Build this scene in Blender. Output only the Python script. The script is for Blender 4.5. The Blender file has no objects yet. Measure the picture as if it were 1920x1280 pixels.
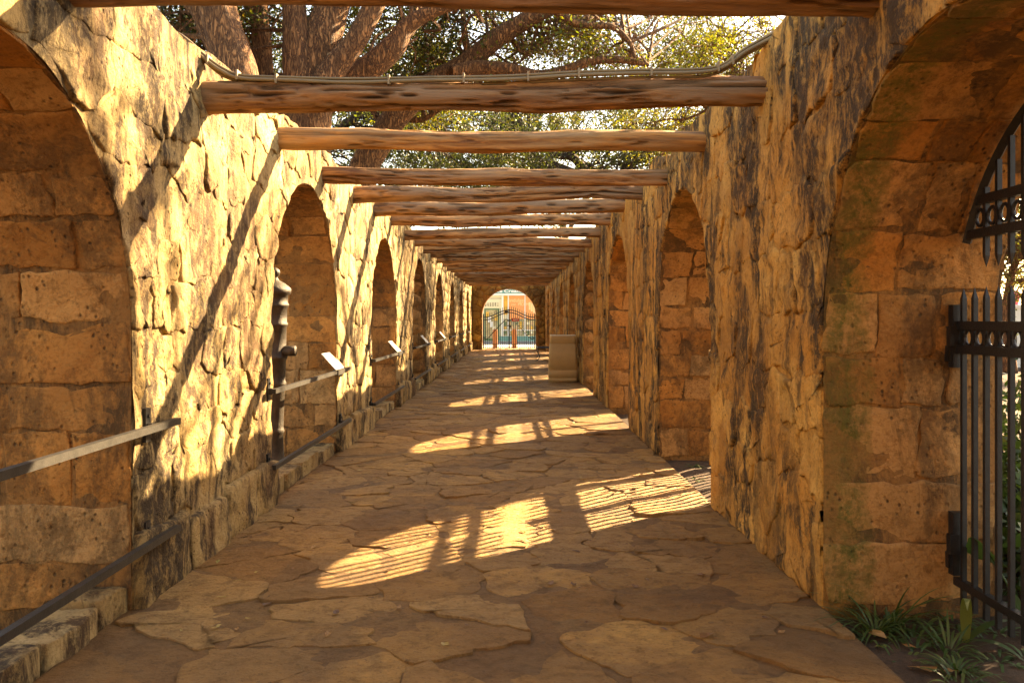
import bpy, math, random
import numpy as np
from mathutils import Vector, Matrix, noise
R = random.Random(7)
NR = np.random.RandomState(7)
PI = math.pi
scene = bpy.context.scene
COL = scene.collection

# ------------------------------------------------------------ camera, sky, sun, exposure
cam_d = bpy.data.cameras.new('camera'); cam = bpy.data.objects.new('camera', cam_d); COL.objects.link(cam)
cam.location = (0, 0, 1.5); cam.rotation_euler = (PI/2, 0, 0)
cam_d.sensor_width = 36; cam_d.lens = 30; cam_d.shift_y = -43/1920
cam_d.clip_start = 0.05; cam_d.clip_end = 3000
scene.camera = cam
SUN = Vector((1.33, 1.15, 1.0)).normalized()
world = bpy.data.worlds.new('World'); scene.world = world; world.use_nodes = True
wn = world.node_tree; wn.nodes.clear()
wo = wn.nodes.new('ShaderNodeOutputWorld'); wb = wn.nodes.new('ShaderNodeBackground'); ws = wn.nodes.new('ShaderNodeTexSky')
ws.sky_type = 'NISHITA'; ws.sun_disc = False
ws.sun_elevation = math.asin(SUN.z); ws.sun_rotation = math.atan2(SUN.x, SUN.y)
ws.air_density = 1.0; ws.dust_density = 1.0; ws.ozone_density = 0.6
wb.inputs['Strength'].default_value = 0.08
wn.links.new(ws.outputs[0], wb.inputs[0]); wn.links.new(wb.outputs[0], wo.inputs[0])
sun_d = bpy.data.lights.new('sun', 'SUN'); sun_d.energy = 5.0; sun_d.angle = math.radians(0.5); sun_d.color = (1.0, 0.88, 0.66)
sun = bpy.data.objects.new('sun', sun_d); COL.objects.link(sun)
sun.rotation_euler = SUN.to_track_quat('Z', 'Y').to_euler(); sun.location = (20, 17, 30)
vs = scene.view_settings
vs.view_transform = 'Standard'; vs.look = 'None'; vs.gamma = 1; vs.use_curve_mapping = False
vs.exposure = 3.08
vs.use_white_balance = True
vs.white_balance_temperature = 9800; vs.white_balance_tint = 14
scene.cycles.max_bounces = 10; scene.cycles.diffuse_bounces = 6; scene.cycles.transparent_max_bounces = 8

# ------------------------------------------------------------ material helpers
def new_mat(name):
    m = bpy.data.materials.new(name); m.use_nodes = True
    nt = m.node_tree; nt.nodes.clear()
    out = nt.nodes.new('ShaderNodeOutputMaterial'); b = nt.nodes.new('ShaderNodeBsdfPrincipled')
    nt.links.new(b.outputs[0], out.inputs[0])
    return m, nt, b
class G:
    """tiny node-graph helper"""
    def __init__(s, nt): s.nt = nt
    def n(s, t, **k):
        x = s.nt.nodes.new(t)
        for a, v in k.items(): setattr(x, a, v)
        return x
    def put(s, sock, v):
        if hasattr(v, 'is_output'): s.nt.links.new(v, sock)
        else: sock.default_value = v
    def pos(s, scale=(1, 1, 1), off=(0, 0, 0)):
        g = s.n('ShaderNodeNewGeometry'); m = s.n('ShaderNodeMapping')
        s.nt.links.new(g.outputs['Position'], m.inputs['Vector'])
        m.inputs['Scale'].default_value = scale; m.inputs['Location'].default_value = off
        return m.outputs[0]
    def obj(s, scale=(1, 1, 1)):
        g = s.n('ShaderNodeTexCoord'); m = s.n('ShaderNodeMapping')
        s.nt.links.new(g.outputs['Object'], m.inputs['Vector']); m.inputs['Scale'].default_value = scale
        return m.outputs[0]
    def noise(s, vec, scale, detail=4, rough=.6, dist=0.0):
        x = s.n('ShaderNodeTexNoise'); s.put(x.inputs['Vector'], vec)
        x.inputs['Scale'].default_value = scale; x.inputs['Detail'].default_value = detail
        x.inputs['Roughness'].default_value = rough; x.inputs['Distortion'].default_value = dist
        return x.outputs['Fac']
    def voro(s, vec, scale, feature='F1', out='Distance', rand=1.0):
        x = s.n('ShaderNodeTexVoronoi', feature=feature); s.put(x.inputs['Vector'], vec)
        x.inputs['Scale'].default_value = scale; x.inputs['Randomness'].default_value = rand
        return x.outputs[out]
    def ramp(s, fac, stops):
        x = s.n('ShaderNodeValToRGB'); s.put(x.inputs[0], fac); e = x.color_ramp.elements
        while len(e) < len(stops): e.new(0.5)
        for i, (p, c) in enumerate(stops):
            e[i].position = p; e[i].color = (c[0], c[1], c[2], 1) if hasattr(c, '__len__') else (c, c, c, 1)
        return x.outputs[0]
    def mix(s, fac, a, b, mode='MIX'):
        x = s.n('ShaderNodeMix', data_type='RGBA', blend_type=mode)
        s.put(x.inputs[0], fac)
        for k, v in ((6, a), (7, b)):
            if hasattr(v, '__len__') and not hasattr(v, 'is_output'): v = (*v[:3], 1)
            s.put(x.inputs[k], v)
        return x.outputs[2]
    def math(s, op, a, b=0.0, clamp=False):
        x = s.n('ShaderNodeMath', operation=op, use_clamp=clamp); s.put(x.inputs[0], a); s.put(x.inputs[1], b)
        return x.outputs[0]
    def attr(s, name):
        x = s.n('ShaderNodeAttribute', attribute_name=name); return x
    def bump(s, h, strength, dist, prev=None):
        x = s.n('ShaderNodeBump'); s.put(x.inputs['Height'], h)
        x.inputs['Strength'].default_value = strength; x.inputs['Distance'].default_value = dist
        if prev is not None: s.nt.links.new(prev, x.inputs['Normal'])
        return x.outputs[0]

def simple_mat(name, col, rough=.6, metal=0.0, var=.0, vscale=8, bump=0.0, bscale=60, spec=.5):
    m, nt, b = new_mat(name); g = G(nt)
    if var:
        f = g.noise(g.pos(), vscale, 5, .65)
        c = g.mix(g.ramp(f, [(.3, 0), (.7, 1)]), tuple(x*(1-var) for x in col), tuple(min(1, x*(1+var)) for x in col))
        g.put(b.inputs['Base Color'], c)
    else: b.inputs['Base Color'].default_value = (*col, 1)
    b.inputs['Roughness'].default_value = rough; b.inputs['Metallic'].default_value = metal
    b.inputs['Specular IOR Level'].default_value = spec
    if bump:
        g.put(b.inputs['Normal'], g.bump(g.noise(g.pos(), bscale, 4, .7), bump, .01))
    return m

def stone_mat(name, c_lo, c_hi, c_alt, stain=.6, green=0.0, bumpk=1.0, streak=(2.8, 2.8, 1.0)):
    """limestone: tint from per-stone attribute, streaky dark weathering, pits"""
    m, nt, b = new_mat(name); g = G(nt)
    P = g.pos(); t = g.attr('tint'); sep = g.n('ShaderNodeSeparateColor'); nt.links.new(t.outputs['Color'], sep.inputs[0])
    n1 = g.noise(P, 2.2, 6, .65, .4); n2 = g.noise(P, 11, 6, .7); n3 = g.noise(P, 45, 3, .7)
    base = g.mix(g.ramp(n1, [(.3, 0), (.68, 1)]), c_lo, c_hi)
    base = g.mix(sep.outputs[0], g.mix(1.0, base, (.50, .46, .40), 'MULTIPLY'), base)
    base = g.mix(g.math('MULTIPLY', sep.outputs[1], .75), base, c_alt)
    base = g.mix(g.ramp(n2, [(.34, .6), (.47, 0)]), base, tuple(x*.45 for x in c_lo))
    base = g.mix(g.ramp(n3, [(.36, .35), (.5, 0)]), base, tuple(x*.3 for x in c_lo))
    # dark run-off streaks (narrow along the wall, long vertically)
    sv = g.pos(streak); s1 = g.noise(sv, 1.0, 7, .72, .6); s2 = g.noise(g.pos((1, 1, .6)), .55, 3, .6)
    sm = g.math('MULTIPLY', g.ramp(s1, [(.455, 0), (.535, 1)]), g.ramp(s2, [(.36, .2), (.47, 1)]))
    sm = g.math('MULTIPLY', sm, g.ramp(g.noise(g.pos((16, 16, 9)), 1.0, 7, .8), [(.36, .15), (.52, 1)]))
    base = g.mix(g.math('MULTIPLY', sm, stain), base, (.055, .036, .02))
    base = g.mix(g.ramp(g.noise(g.pos((1, 1, .5), (7, 3, 1)), 1.3, 5, .7, .5), [(.48, 0), (.62, .35*min(1, stain))]), base, (.20, .095, .035))
    nx_ = g.n('ShaderNodeTexNoise'); nt.links.new(P, nx_.inputs['Vector']); nx_.inputs['Scale'].default_value = 5; nx_.inputs['Detail'].default_value = 6; nx_.inputs['Roughness'].default_value = .7
    sc_ = g.n('ShaderNodeVectorMath', operation='SCALE'); nt.links.new(nx_.outputs['Color'], sc_.inputs[0]); sc_.inputs['Scale'].default_value = .55
    ad_ = g.n('ShaderNodeVectorMath', operation='ADD'); nt.links.new(g.pos((1, 1, .7)), ad_.inputs[0]); nt.links.new(sc_.outputs[0], ad_.inputs[1]); CV = ad_.outputs[0]
    ckc = g.ramp(g.voro(CV, 3.2, 'DISTANCE_TO_EDGE'), [(0, 1), (.02, 0)]); ckcm = g.ramp(g.noise(P, 1.9, 3), [(.50, 0), (.6, .6)])  # crack lines coloured dark, standing for the shade inside them
    base = g.mix(g.math('MULTIPLY', ckc, ckcm), base, (.06, .035, .018))
    ptc = g.ramp(g.voro(g.pos((1, 1, .8)), 26, 'F1'), [(.10, 1), (.24, 0)]); ptm = g.ramp(g.noise(P, 5, 3), [(.45, 0), (.6, .75)])  # pits coloured dark as well, their shade put into the colour
    base = g.mix(g.math('MULTIPLY', ptc, ptm), base, (.07, .04, .02))
    if green:
        # moss growing down the wall corner
        gp = g.n('ShaderNodeNewGeometry'); sx = g.n('ShaderNodeSeparateXYZ'); nt.links.new(gp.outputs['Position'], sx.inputs[0])
        dx = g.math('SUBTRACT', sx.outputs[0], g.math('ADD', 1.71, g.math('MULTIPLY', g.math('SUBTRACT', g.noise(P, 3.0, 5, .7), .5), .30)))
        mk = g.math('SUBTRACT', 1.0, g.math('MULTIPLY', g.math('ABSOLUTE', dx), 7.0), True)
        mk = g.math('MULTIPLY', g.math('POWER', mk, .4), g.ramp(g.noise(P, 24, 5, .8), [(.36, .3), (.56, 1)]))
        mk = g.math('MULTIPLY', mk, g.ramp(g.noise(g.pos((5, 5, 1.3)), 1.6, 6, .75), [(.30, .25), (.5, 1)]))
        mk = g.math('MULTIPLY', mk, g.math('SUBTRACT', 1.0, g.math('MULTIPLY', g.math('SUBTRACT', sx.outputs[1], 6.0), .3, True), True))
        base = g.mix(g.math('MULTIPLY', mk, green, True), base, (.125, .11, .025))
    g.put(b.inputs['Base Color'], base)
    b.inputs['Roughness'].default_value = .9; b.inputs['Specular IOR Level'].default_value = .25
    vz = g.voro(g.pos((1, 1, .8)), 26, 'F1')
    pits = g.math('MULTIPLY', g.ramp(vz, [(.08, 0), (.26, 1)]), 1.0)
    pitm = g.ramp(g.noise(P, 5, 3), [(.45, 0), (.6, 1)])
    pits = g.math('ADD', g.math('MULTIPLY', pits, pitm), g.math('SUBTRACT', 1.0, pitm))
    nb = g.bump(g.noise(P, 7, 8, .68, .3), .9*bumpk, .05)
    nb = g.bump(g.noise(g.pos((9, 9, 4.5)), 1.0, 6, .7, .8), .2*bumpk, .04, nb)
    ck = g.ramp(g.voro(CV, 3.2, 'DISTANCE_TO_EDGE'), [(0, 0), (.05, 1)])
    ckm = g.ramp(g.noise(P, 1.9, 3), [(.50, 0), (.6, 1)])
    nb = g.bump(g.math('SUBTRACT', 1.0, g.math('MULTIPLY', g.math('SUBTRACT', 1.0, ck), ckm)), .35*bumpk, .02, nb)
    nb = g.bump(pits, .8*bumpk, .02, nb)
    nb = g.bump(g.noise(P, 60, 5, .75), .6*bumpk, .008, nb)
    g.put(b.inputs['Normal'], nb)
    return m

M = {}
M['stone_left'] = stone_mat('stone_left', (.40, .265, .11), (.66, .50, .26), (.48, .29, .10), 1.0)  # paler yellow copy of the limestone, sunlit look put into the colour
M['stone_right'] = stone_mat('stone_right', (.54, .25, .06), (.78, .47, .145), (.60, .27, .06), 1.0)  # oranger copy of the limestone, warm shade put into the colour
M['stone_reveal'] = stone_mat('stone_reveal', (.46, .18, .045), (.66, .30, .085), (.62, .37, .16), .6, green=1.0, streak=(2, 2, 1.2))
M['stone_end'] = stone_mat('stone_end', (.42, .24, .07), (.58, .38, .13), (.25, .15, .06), .8, streak=(2, 2, 1.5))
M['mortar'] = stone_mat('mortar', (.38, .17, .055), (.52, .27, .10), (.40, .19, .06), .8, green=.6)
M['mortar_left'] = stone_mat('mortar_left', (.36, .235, .10), (.58, .43, .21), (.42, .26, .10), 1.0)  # mortar copy for the sunlit wall, paler in its own colour
M['mortar_right'] = stone_mat('mortar_right', (.50, .24, .06), (.72, .42, .125), (.54, .25, .06), 1.0)  # mortar copy for the shaded wall, warm shade in the colour
# flagstones
def floor_mat(name, c1, c2, c3):
    m, nt, b = new_mat(name); g = G(nt); P = g.pos()
    t = g.attr('tint'); sep = g.n('ShaderNodeSeparateColor'); nt.links.new(t.outputs['Color'], sep.inputs[0])
    n1 = g.noise(P, 1.4, 6, .65, .5); n2 = g.noise(P, 9, 7, .75, .3); n3 = g.noise(g.pos((1, 2.2, 1)), 3.5, 7, .7, 1.2)
    c = g.mix(g.ramp(n1, [(.35, 0), (.65, 1)]), c1, c2)
    c = g.mix(g.ramp(g.noise(P, .8, 5, .7, 1.0), [(.45, 0), (.62, .75)]), c, (.18, .105, .05))
    c = g.mix(g.math('MULTIPLY', sep.outputs[1], .7), c, c3)
    c = g.mix(sep.outputs[0], g.mix(1.0, c, (.62, .55, .48), 'MULTIPLY'), c)
    c = g.mix(g.ramp(n2, [(.34, .7), (.50, 0)]), c, tuple(x*.35 for x in c1))
    c = g.mix(g.ramp(g.noise(P, 38, 3, .7), [(.34, .6), (.42, 0)]), c, tuple(x*.3 for x in c1))
    lay = g.ramp(n3, [(.44, 0), (.455, 1), (.53, 1), (.54, 0)])
    c = g.mix(g.math('MULTIPLY', lay, .22), c, tuple(x*.55 for x in c1))
    g.put(b.inputs['Base Color'], c)
    g.put(b.inputs['Roughness'], g.ramp(n2, [(.3, .78), (.7, .55)]))
    b.inputs['Specular IOR Level'].default_value = .35
    step = g.n('ShaderNodeMath', operation='SNAP'); g.put(step.inputs[0], n3); step.inputs[1].default_value = .07
    nb = g.bump(step.outputs[0], 1.0, .07)
    nb = g.bump(n2, .9, .045, nb)
    nb = g.bump(g.noise(P, 30, 6, .8), .8, .012, nb)
    g.put(b.inputs['Normal'], nb)
    return m
M['flag'] = floor_mat('flagstone', (.38, .185, .052), (.60, .325, .09), (.46, .27, .10))
M['joint'] = floor_mat('joint', (.26, .13, .045), (.38, .21, .07), (.28, .15, .05))
# soil, ground
def soil_mat(name, a, b_, sc=14):
    m, nt, b = new_mat(name); g = G(nt); P = g.pos()
    n = g.noise(P, sc, 8, .8); n0 = g.noise(P, .6, 3)
    c = g.mix(g.ramp(n, [(.35, 0), (.65, 1)]), a, b_); c = g.mix(g.ramp(n0, [(.3, .5), (.7, 0)]), c, tuple(x*.5 for x in a))
    g.put(b.inputs['Base Color'], c); b.inputs['Roughness'].default_value = .95
    g.put(b.inputs['Normal'], g.bump(n, 1.0, .06)); return m
M['soil'] = soil_mat('soil', (.055, .032, .018), (.16, .085, .04))
M['street'] = soil_mat('street', (.50, .47, .42), (.62, .58, .52), 3)
# wood
def wood_mat(name, a, b_, c_):
    m, nt, b = new_mat(name); g = G(nt)
    t = g.attr('tint'); sep = g.n('ShaderNodeSeparateColor'); nt.links.new(t.outputs['Color'], sep.inputs[0])
    n = g.noise(g.pos((1.6, 22, 22)), 1.0, 6, .7, .5); n2 = g.noise(g.pos((.9, 6, 6)), 1.0, 4, .6)
    c = g.mix(g.ramp(n, [(.38, 0), (.6, 1)]), a, b_); c = g.mix(g.ramp(n2, [(.45, 0), (.6, .8)]), c, c_)
    c = g.mix(sep.outputs[1], c, g.mix(1.0, c, (1.5, 1.35, .9), 'MULTIPLY'))
    c = g.mix(g.math('MULTIPLY', sep.outputs[0], .95), c, (.02, .010, .006))  # shade in the splits painted into the wood colour
    g.put(b.inputs['Base Color'], c); b.inputs['Roughness'].default_value = .8
    nb = g.bump(n, .9, .02); nb = g.bump(g.noise(g.pos((5, 60, 60)), 1.0, 4, .7), .6, .006, nb)
    g.put(b.inputs['Normal'], nb); return m
M['beam'] = wood_mat('beam_wood', (.13, .05, .02), (.40, .20, .08), (.24, .15, .09))
def bark_mat(name, a, b_):
    m, nt, b = new_mat(name); g = G(nt)
    n = g.noise(g.pos((13, 13, 3.2)), 1.0, 7, .68, 1.0); v = g.math('ABSOLUTE', g.math('SUBTRACT', g.noise(g.pos((20, 20, 4)), 1.0, 5, .6, .8), .5))
    h = g.math('ADD', g.math('MULTIPLY', g.ramp(v, [(0, 0), (.10, 1)]), .6), g.math('MULTIPLY', n, .5))
    c = g.mix(g.ramp(h, [(.25, 0), (.85, 1)]), a, b_)
    g.put(b.inputs['Base Color'], c); b.inputs['Roughness'].default_value = .9
    g.put(b.inputs['Normal'], g.bump(h, 1.0, .07)); return m
M['bark'] = bark_mat('oak_bark', (.08, .03, .012), (.36, .165, .065))
M['bark_dark'] = bark_mat('dark_bark', (.035, .022, .014), (.12, .075, .045))
def leaf_mat(name, cols, trans=.5):
    m = bpy.data.materials.new(name); m.use_nodes = True; nt = m.node_tree; nt.nodes.clear(); g = G(nt)
    out = g.n('ShaderNodeOutputMaterial'); t = g.attr('tint'); sep = g.n('ShaderNodeSeparateColor'); nt.links.new(t.outputs['Color'], sep.inputs[0])
    c = g.ramp(sep.outputs[0], cols)
    d = g.n('ShaderNodeBsdfPrincipled'); g.put(d.inputs['Base Color'], c); d.inputs['Roughness'].default_value = .45
    tr = g.n('ShaderNodeBsdfTranslucent'); g.put(tr.inputs['Color'], g.mix(1.0, c, (1.3, 1.25, .6), 'MULTIPLY'))
    mx = g.n('ShaderNodeMixShader'); mx.inputs[0].default_value = trans
    nt.links.new(d.outputs[0], mx.inputs[1]); nt.links.new(tr.outputs[0], mx.inputs[2]); nt.links.new(mx.outputs[0], out.inputs[0])
    return m
M['leaf'] = leaf_mat('oak_leaf', [(0, (.022, .032, .010)), (.5, (.045, .058, .016)), (.85, (.09, .095, .022)), (1, (.16, .12, .035))])
M['leaf_bright'] = leaf_mat('bright_leaf', [(0, (.035, .055, .012)), (.6, (.09, .12, .02)), (1, (.20, .18, .03))])
M['plant'] = leaf_mat('plant_leaf', [(0, (.03, .06, .02)), (.6, (.06, .12, .03)), (1, (.16, .18, .05))], .3)
M['dry_leaf'] = leaf_mat('dry_leaf', [(0, (.10, .045, .02)), (.5, (.30, .14, .05)), (.85, (.45, .28, .10)), (1, (.20, .24, .05))], .25)
M['iron'] = simple_mat('black_iron', (.018, .017, .018), .42, .3, .3, 30, .3, 120)
M['iron_rail'] = simple_mat('dull_iron_rail', (.028, .024, .02), .5, .2, .4, 20, .25, 90)
M['cannon'] = simple_mat('cannon_iron', (.045, .033, .022), .5, .4, .45, 12, .7, 70)
M['cable'] = simple_mat('cable_jacket', (.20, .14, .07), .55, 0, .15, 6)
M['tie'] = simple_mat('cable_tie', (.26, .19, .11), .5)
M['bin'] = simple_mat('bin_concrete', (.42, .26, .105), .7, 0, .08, 5, .25, 160)
M['bin_groove'] = simple_mat('bin_groove', (.22, .15, .08), .8)
M['bin_lip'] = simple_mat('bin_lip', (.62, .55, .42), .5)
M['dark'] = simple_mat('dark_inside', (.01, .01, .01), .9)
M['plaque'] = simple_mat('plaque_face', (.78, .76, .70), .35, 0, .04, 20)
M['plaque_grey'] = simple_mat('plaque_band', (.42, .38, .34), .4)
M['plaque_photo'] = simple_mat('plaque_photo', (.55, .34, .18), .4, 0, .6, 35)
M['white'] = simple_mat('white_paint', (.80, .78, .72), .5, 0, .03, 3)
M['cream'] = simple_mat('cream_paint', (.78, .70, .48), .5, 0, .05, 3)
M['teal'] = simple_mat('teal_paint', (.12, .30, .26), .5)
M['green_frame'] = simple_mat('green_frame', (.10, .17, .08), .5)
M['orange'] = simple_mat('orange_poster', (.80, .31, .11), .5, 0, .12, 2)
M['ochre'] = simple_mat('ochre_panel', (.70, .38, .06), .5, 0, .2, 3)
M['letter'] = simple_mat('letter_white', (.85, .85, .82), .5)
M['letter_cream'] = simple_mat('letter_cream', (.85, .60, .30), .5)
M['glass'] = simple_mat('shop_glass', (.36, .32, .18), .08, 0, .5, 2.4, spec=.8)
M['shelf'] = simple_mat('shop_goods', (.45, .36, .22), .6, 0, .8, 9)
M['red'] = simple_mat('red_sign', (.48, .03, .02), .5)
M['bollard'] = simple_mat('bollard_stone', (.50, .28, .17), .8, 0, .2, 9)
M['pink'] = simple_mat('pink_paint', (.7, .12, .22), .6)
M['roof'] = simple_mat('roof_membrane', (.30, .28, .26), .8, 0, .2, 3)

# ------------------------------------------------------------ object helpers
def mesh(name, V, F, mat, smooth=True, tint=None):
    me = bpy.data.meshes.new(name); me.from_pydata([tuple(v) for v in V], [], F)
    if mat: me.materials.append(mat)
    if smooth: me.polygons.foreach_set('use_smooth', [True]*len(me.polygons))
    if tint is not None:
        a = me.color_attributes.new('tint', 'FLOAT_COLOR', 'POINT')
        if isinstance(tint, tuple): arr = np.tile(np.array([*tint, 1.0][:4] if len(tint) == 3 else [*tint, 0, 1], 'f'), (len(V), 1))
        else: arr = np.asarray(tint, 'f')
        a.data.foreach_set('color', arr.ravel())
    me.update(); return me
def link(name, me, parent=None):
    o = bpy.data.objects.new(name, me); COL.objects.link(o)
    if parent is not None:
        o.parent = parent; o.matrix_parent_inverse = Matrix.LocRotScale(parent.location, parent.rotation_euler, None).inverted()
    return o
def tag(o, label=None, cat=None, group=None, kind=None):
    if label: o['label'] = label
    if cat: o['category'] = cat
    if group: o['group'] = group
    if kind: o['kind'] = kind
    return o
def thing(name, loc, label, cat, group=None):
    o = bpy.data.objects.new(name, None); COL.objects.link(o); o.location = loc; o.empty_display_size = .1
    return tag(o, label, cat, group)
class MB:
    def __init__(s): s.V = []; s.F = []; s.T = []
    def add(s, V, F, t=(.5, .3, 0)):
        b = len(s.V); s.V += [tuple(v) for v in V]; s.F += [tuple(i+b for i in f) for f in F]; s.T += [(t[0], t[1], t[2], 1)]*len(V)
    def box(s, x0, x1, y0, y1, z0, z1, t=(.5, .3, 0)):
        V = [(x, y, z) for x in (x0, x1) for y in (y0, y1) for z in (z0, z1)]
        s.add(V, [(0, 1, 3, 2), (4, 6, 7, 5), (0, 4, 5, 1), (2, 3, 7, 6), (0, 2, 6, 4), (1, 5, 7, 3)], t)
    def tube(s, pts, rad, n=8, cap=True, t=(.5, .3, 0)):
        pts = [Vector(p) for p in pts]; m = len(pts)
        if not hasattr(rad, '__len__'): rad = [rad]*m
        V = []; F = []; up = None
        for i, p in enumerate(pts):
            d = (pts[min(i+1, m-1)]-pts[max(i-1, 0)])
            if d.length < 1e-9: d = Vector((0, 0, 1))
            d.normalize()
            if up is None:
                up = d.orthogonal().normalized()
            up = (up-d*up.dot(d))
            up = up.normalized() if up.length > 1e-6 else d.orthogonal().normalized()
            w = d.cross(up)
            for k in range(n):
                a = 2*PI*k/n + (PI/4 if n == 4 else 0); V.append(p+(up*math.cos(a)+w*math.sin(a))*rad[i])
        for i in range(m-1):
            for k in range(n):
                F.append((i*n+k, i*n+(k+1) % n, (i+1)*n+(k+1) % n, (i+1)*n+k))
        if cap: F += [tuple(range(n))[::-1], tuple((m-1)*n+k for k in range(n))]
        s.add(V, F, t)
    def build(s, name, mat, parent=None, smooth=False, tint=False):
        return link(name, mesh(name, s.V, s.F, mat, smooth, s.T if tint else None), parent)
def lathe(mb, cx, cy, prof, n=24, tilt=None):
    V = [(cx+r*math.cos(2*PI*k/n), cy+r*math.sin(2*PI*k/n), z) for r, z in prof for k in range(n)]
    F = [(i*n+k, i*n+(k+1) % n, (i+1)*n+(k+1) % n, (i+1)*n+k) for i in range(len(prof)-1) for k in range(n)]
    F += [tuple(range(n))[::-1], tuple((len(prof)-1)*n+k for k in range(n))]
    mb.add(V, F)
def text_obj(name, body, size, loc, rot, mat, parent, ext=.004, align='CENTER', bold=0.0):
    c = bpy.data.curves.new(name, 'FONT'); c.body = body; c.size = size; c.extrude = ext; c.align_x = align; c.offset = bold
    t = bpy.data.objects.new(name+'_tmp', c); COL.objects.link(t)
    dg = bpy.context.evaluated_depsgraph_get(); me = bpy.data.meshes.new_from_object(t.evaluated_get(dg))
    bpy.data.objects.remove(t); me.materials.clear(); me.materials.append(mat)
    me.transform(Matrix.LocRotScale(Vector(loc), rot, None))
    return link(name, me, parent)

# ------------------------------------------------------------ stones
def clip(poly, a, b, c):
    """keep a*x+b*y<=c"""
    out = []
    for i in range(len(poly)):
        p, q = poly[i], poly[(i+1) % len(poly)]
        dp = a*p[0]+b*p[1]-c; dq = a*q[0]+b*q[1]-c
        if dp <= 0: out.append(p)
        if dp*dq < 0:
            t = dp/(dp-dq); out.append((p[0]+(q[0]-p[0])*t, p[1]+(q[1]-p[1])*t))
    return out
def area(p):
    return .5*sum(p[i][0]*p[(i+1) % len(p)][1]-p[(i+1) % len(p)][0]*p[i][1] for i in range(len(p)))
def voronoi(seeds, bounds, gap, cell):
    """cells with joints already taken off"""
    grid = {}
    for i, (x, y) in enumerate(seeds): grid.setdefault((int(x//cell), int(y//cell)), []).append(i)
    res = []
    x0, x1, y0, y1 = bounds
    for i, (x, y) in enumerate(seeds):
        poly = [(x0, y0), (x1, y0), (x1, y1), (x0, y1)]
        poly = [(max(x0, min(x1, x+a)), max(y0, min(y1, y+b))) for a, b in ((-2*cell, -2*cell), (2*cell, -2*cell), (2*cell, 2*cell), (-2*cell, 2*cell))]
        gx, gy = int(x//cell), int(y//cell); nb = []
        for ax in (-2, -1, 0, 1, 2):
            for ay in (-2, -1, 0, 1, 2): nb += grid.get((gx+ax, gy+ay), [])
        for j in nb:
            if j == i: continue
            a, b = seeds[j][0]-x, seeds[j][1]-y; L = math.hypot(a, b)
            if L < 1e-6: continue
            a /= L; b /= L
            poly = clip(poly, a, b, a*x+b*y+L/2-gap*R.uniform(.35, .75))
            if len(poly) < 3: break
        if len(poly) >= 3 and area(poly) > 1e-3: res.append(poly)
    return res
def resample(poly, step, rnd=1):
    pts = []
    for i in range(len(poly)):
        p, q = poly[i], poly[(i+1) % len(poly)]; L = math.hypot(q[0]-p[0], q[1]-p[1]); k = max(1, int(round(L/step)))
        for j in range(k): pts.append((p[0]+(q[0]-p[0])*j/k, p[1]+(q[1]-p[1])*j/k))
    for _ in range(rnd):
        n = len(pts)
        pts = [((pts[i-1][0]+2*pts[i][0]+pts[(i+1) % n][0])/4, (pts[i-1][1]+2*pts[i][1]+pts[(i+1) % n][1])/4) for i in range(n)]
    return pts
def stone(poly, F, H, detail, rough=.012, back=.045, fixer=None, jit=.010, crown=.35, soft=1, edge=0.0):
    """poly outline -> (verts, faces); F maps (u, v, depth) to the place"""
    A = abs(area(poly)); step = max(.03, math.sqrt(A)/ (8 if detail > 1 else 4)) if detail else math.sqrt(A)/2
    pts = resample(poly, step, soft if detail else 1)
    sd = R.uniform(0, 100)
    pts = [(x+jit*(noise.noise((x*9, y*9, sd))+.5*noise.noise((x*31, y*31, sd))), y+jit*(noise.noise((x*9, y*9, sd+7))+.5*noise.noise((x*31, y*31, sd+7)))) for x, y in pts]
    if fixer: pts = [fixer(*p) for p in pts]
    n = len(pts); cx = sum(p[0] for p in pts)/n; cy = sum(p[1] for p in pts)/n
    rings = [(1, -back, 0), (1, .25, .6), (.975, .8, .8), (.90, .95, 1), (.74, 1, 1), (.58, 1, 1), (.40, 1.0, 1), (.2, 1.0, 1)] if detail > 1 else ([(1, -back, 0), (1, .3, .5), (.93, .9, .8), (.45, 1.0, 1)] if detail else [(1, -back, 0), (.93, .8, .3)])
    V = []; Fa = []
    tx, ty = R.uniform(-.04, .04), R.uniform(-.04, .04)
    for s, h, nk in rings:
        for x, y in pts:
            u, v = cx+(x-cx)*s, cy+(y-cy)*s
            d = h if h < 0 else H*h+edge*(1-h)
            if h >= 0:
                d += (u-cx)*tx+(v-cy)*ty
                d += nk*rough*(noise.noise((u*7, v*7, sd))*1.3+noise.noise((u*19, v*19, sd))*.7)
            V.append(F(u, v, d))
    d = H+rough*noise.noise((cx*7, cy*7, sd))*1.3
    V.append(F(cx, cy, d)); c = len(V)-1; m = len(rings)
    for i in range(m-1):
        for k in range(n): Fa.append((i*n+k, i*n+(k+1) % n, (i+1)*n+(k+1) % n, (i+1)*n+k))
    for k in range(n): Fa.append(((m-1)*n+k, (m-1)*n+(k+1) % n, c))
    a, b, cc = [Vector(V[i]) for i in Fa[-1]]
    out = Vector(F(cx, cy, 1))-Vector(F(cx, cy, 0))
    if (b-a).cross(cc-a).dot(out) < 0: Fa = [f[::-1] for f in Fa]
    return V, Fa
CAMP = Vector((0, 0, 1.5))
def px_size(V):
    xs = []; ys = []
    for v in V[::3]:
        if v[1] < .3: return 0
        xs.append(v[0]/v[1]*1600); ys.append((v[2]-1.5)/v[1]*1600)
    cx = sum(xs)/len(xs); cy = sum(ys)/len(ys)
    if abs(cx) > 1050 or cy > 640 or cy < -740: return 0
    return math.sqrt(max(.01, (max(xs)-min(xs))*(max(ys)-min(ys))))
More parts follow.
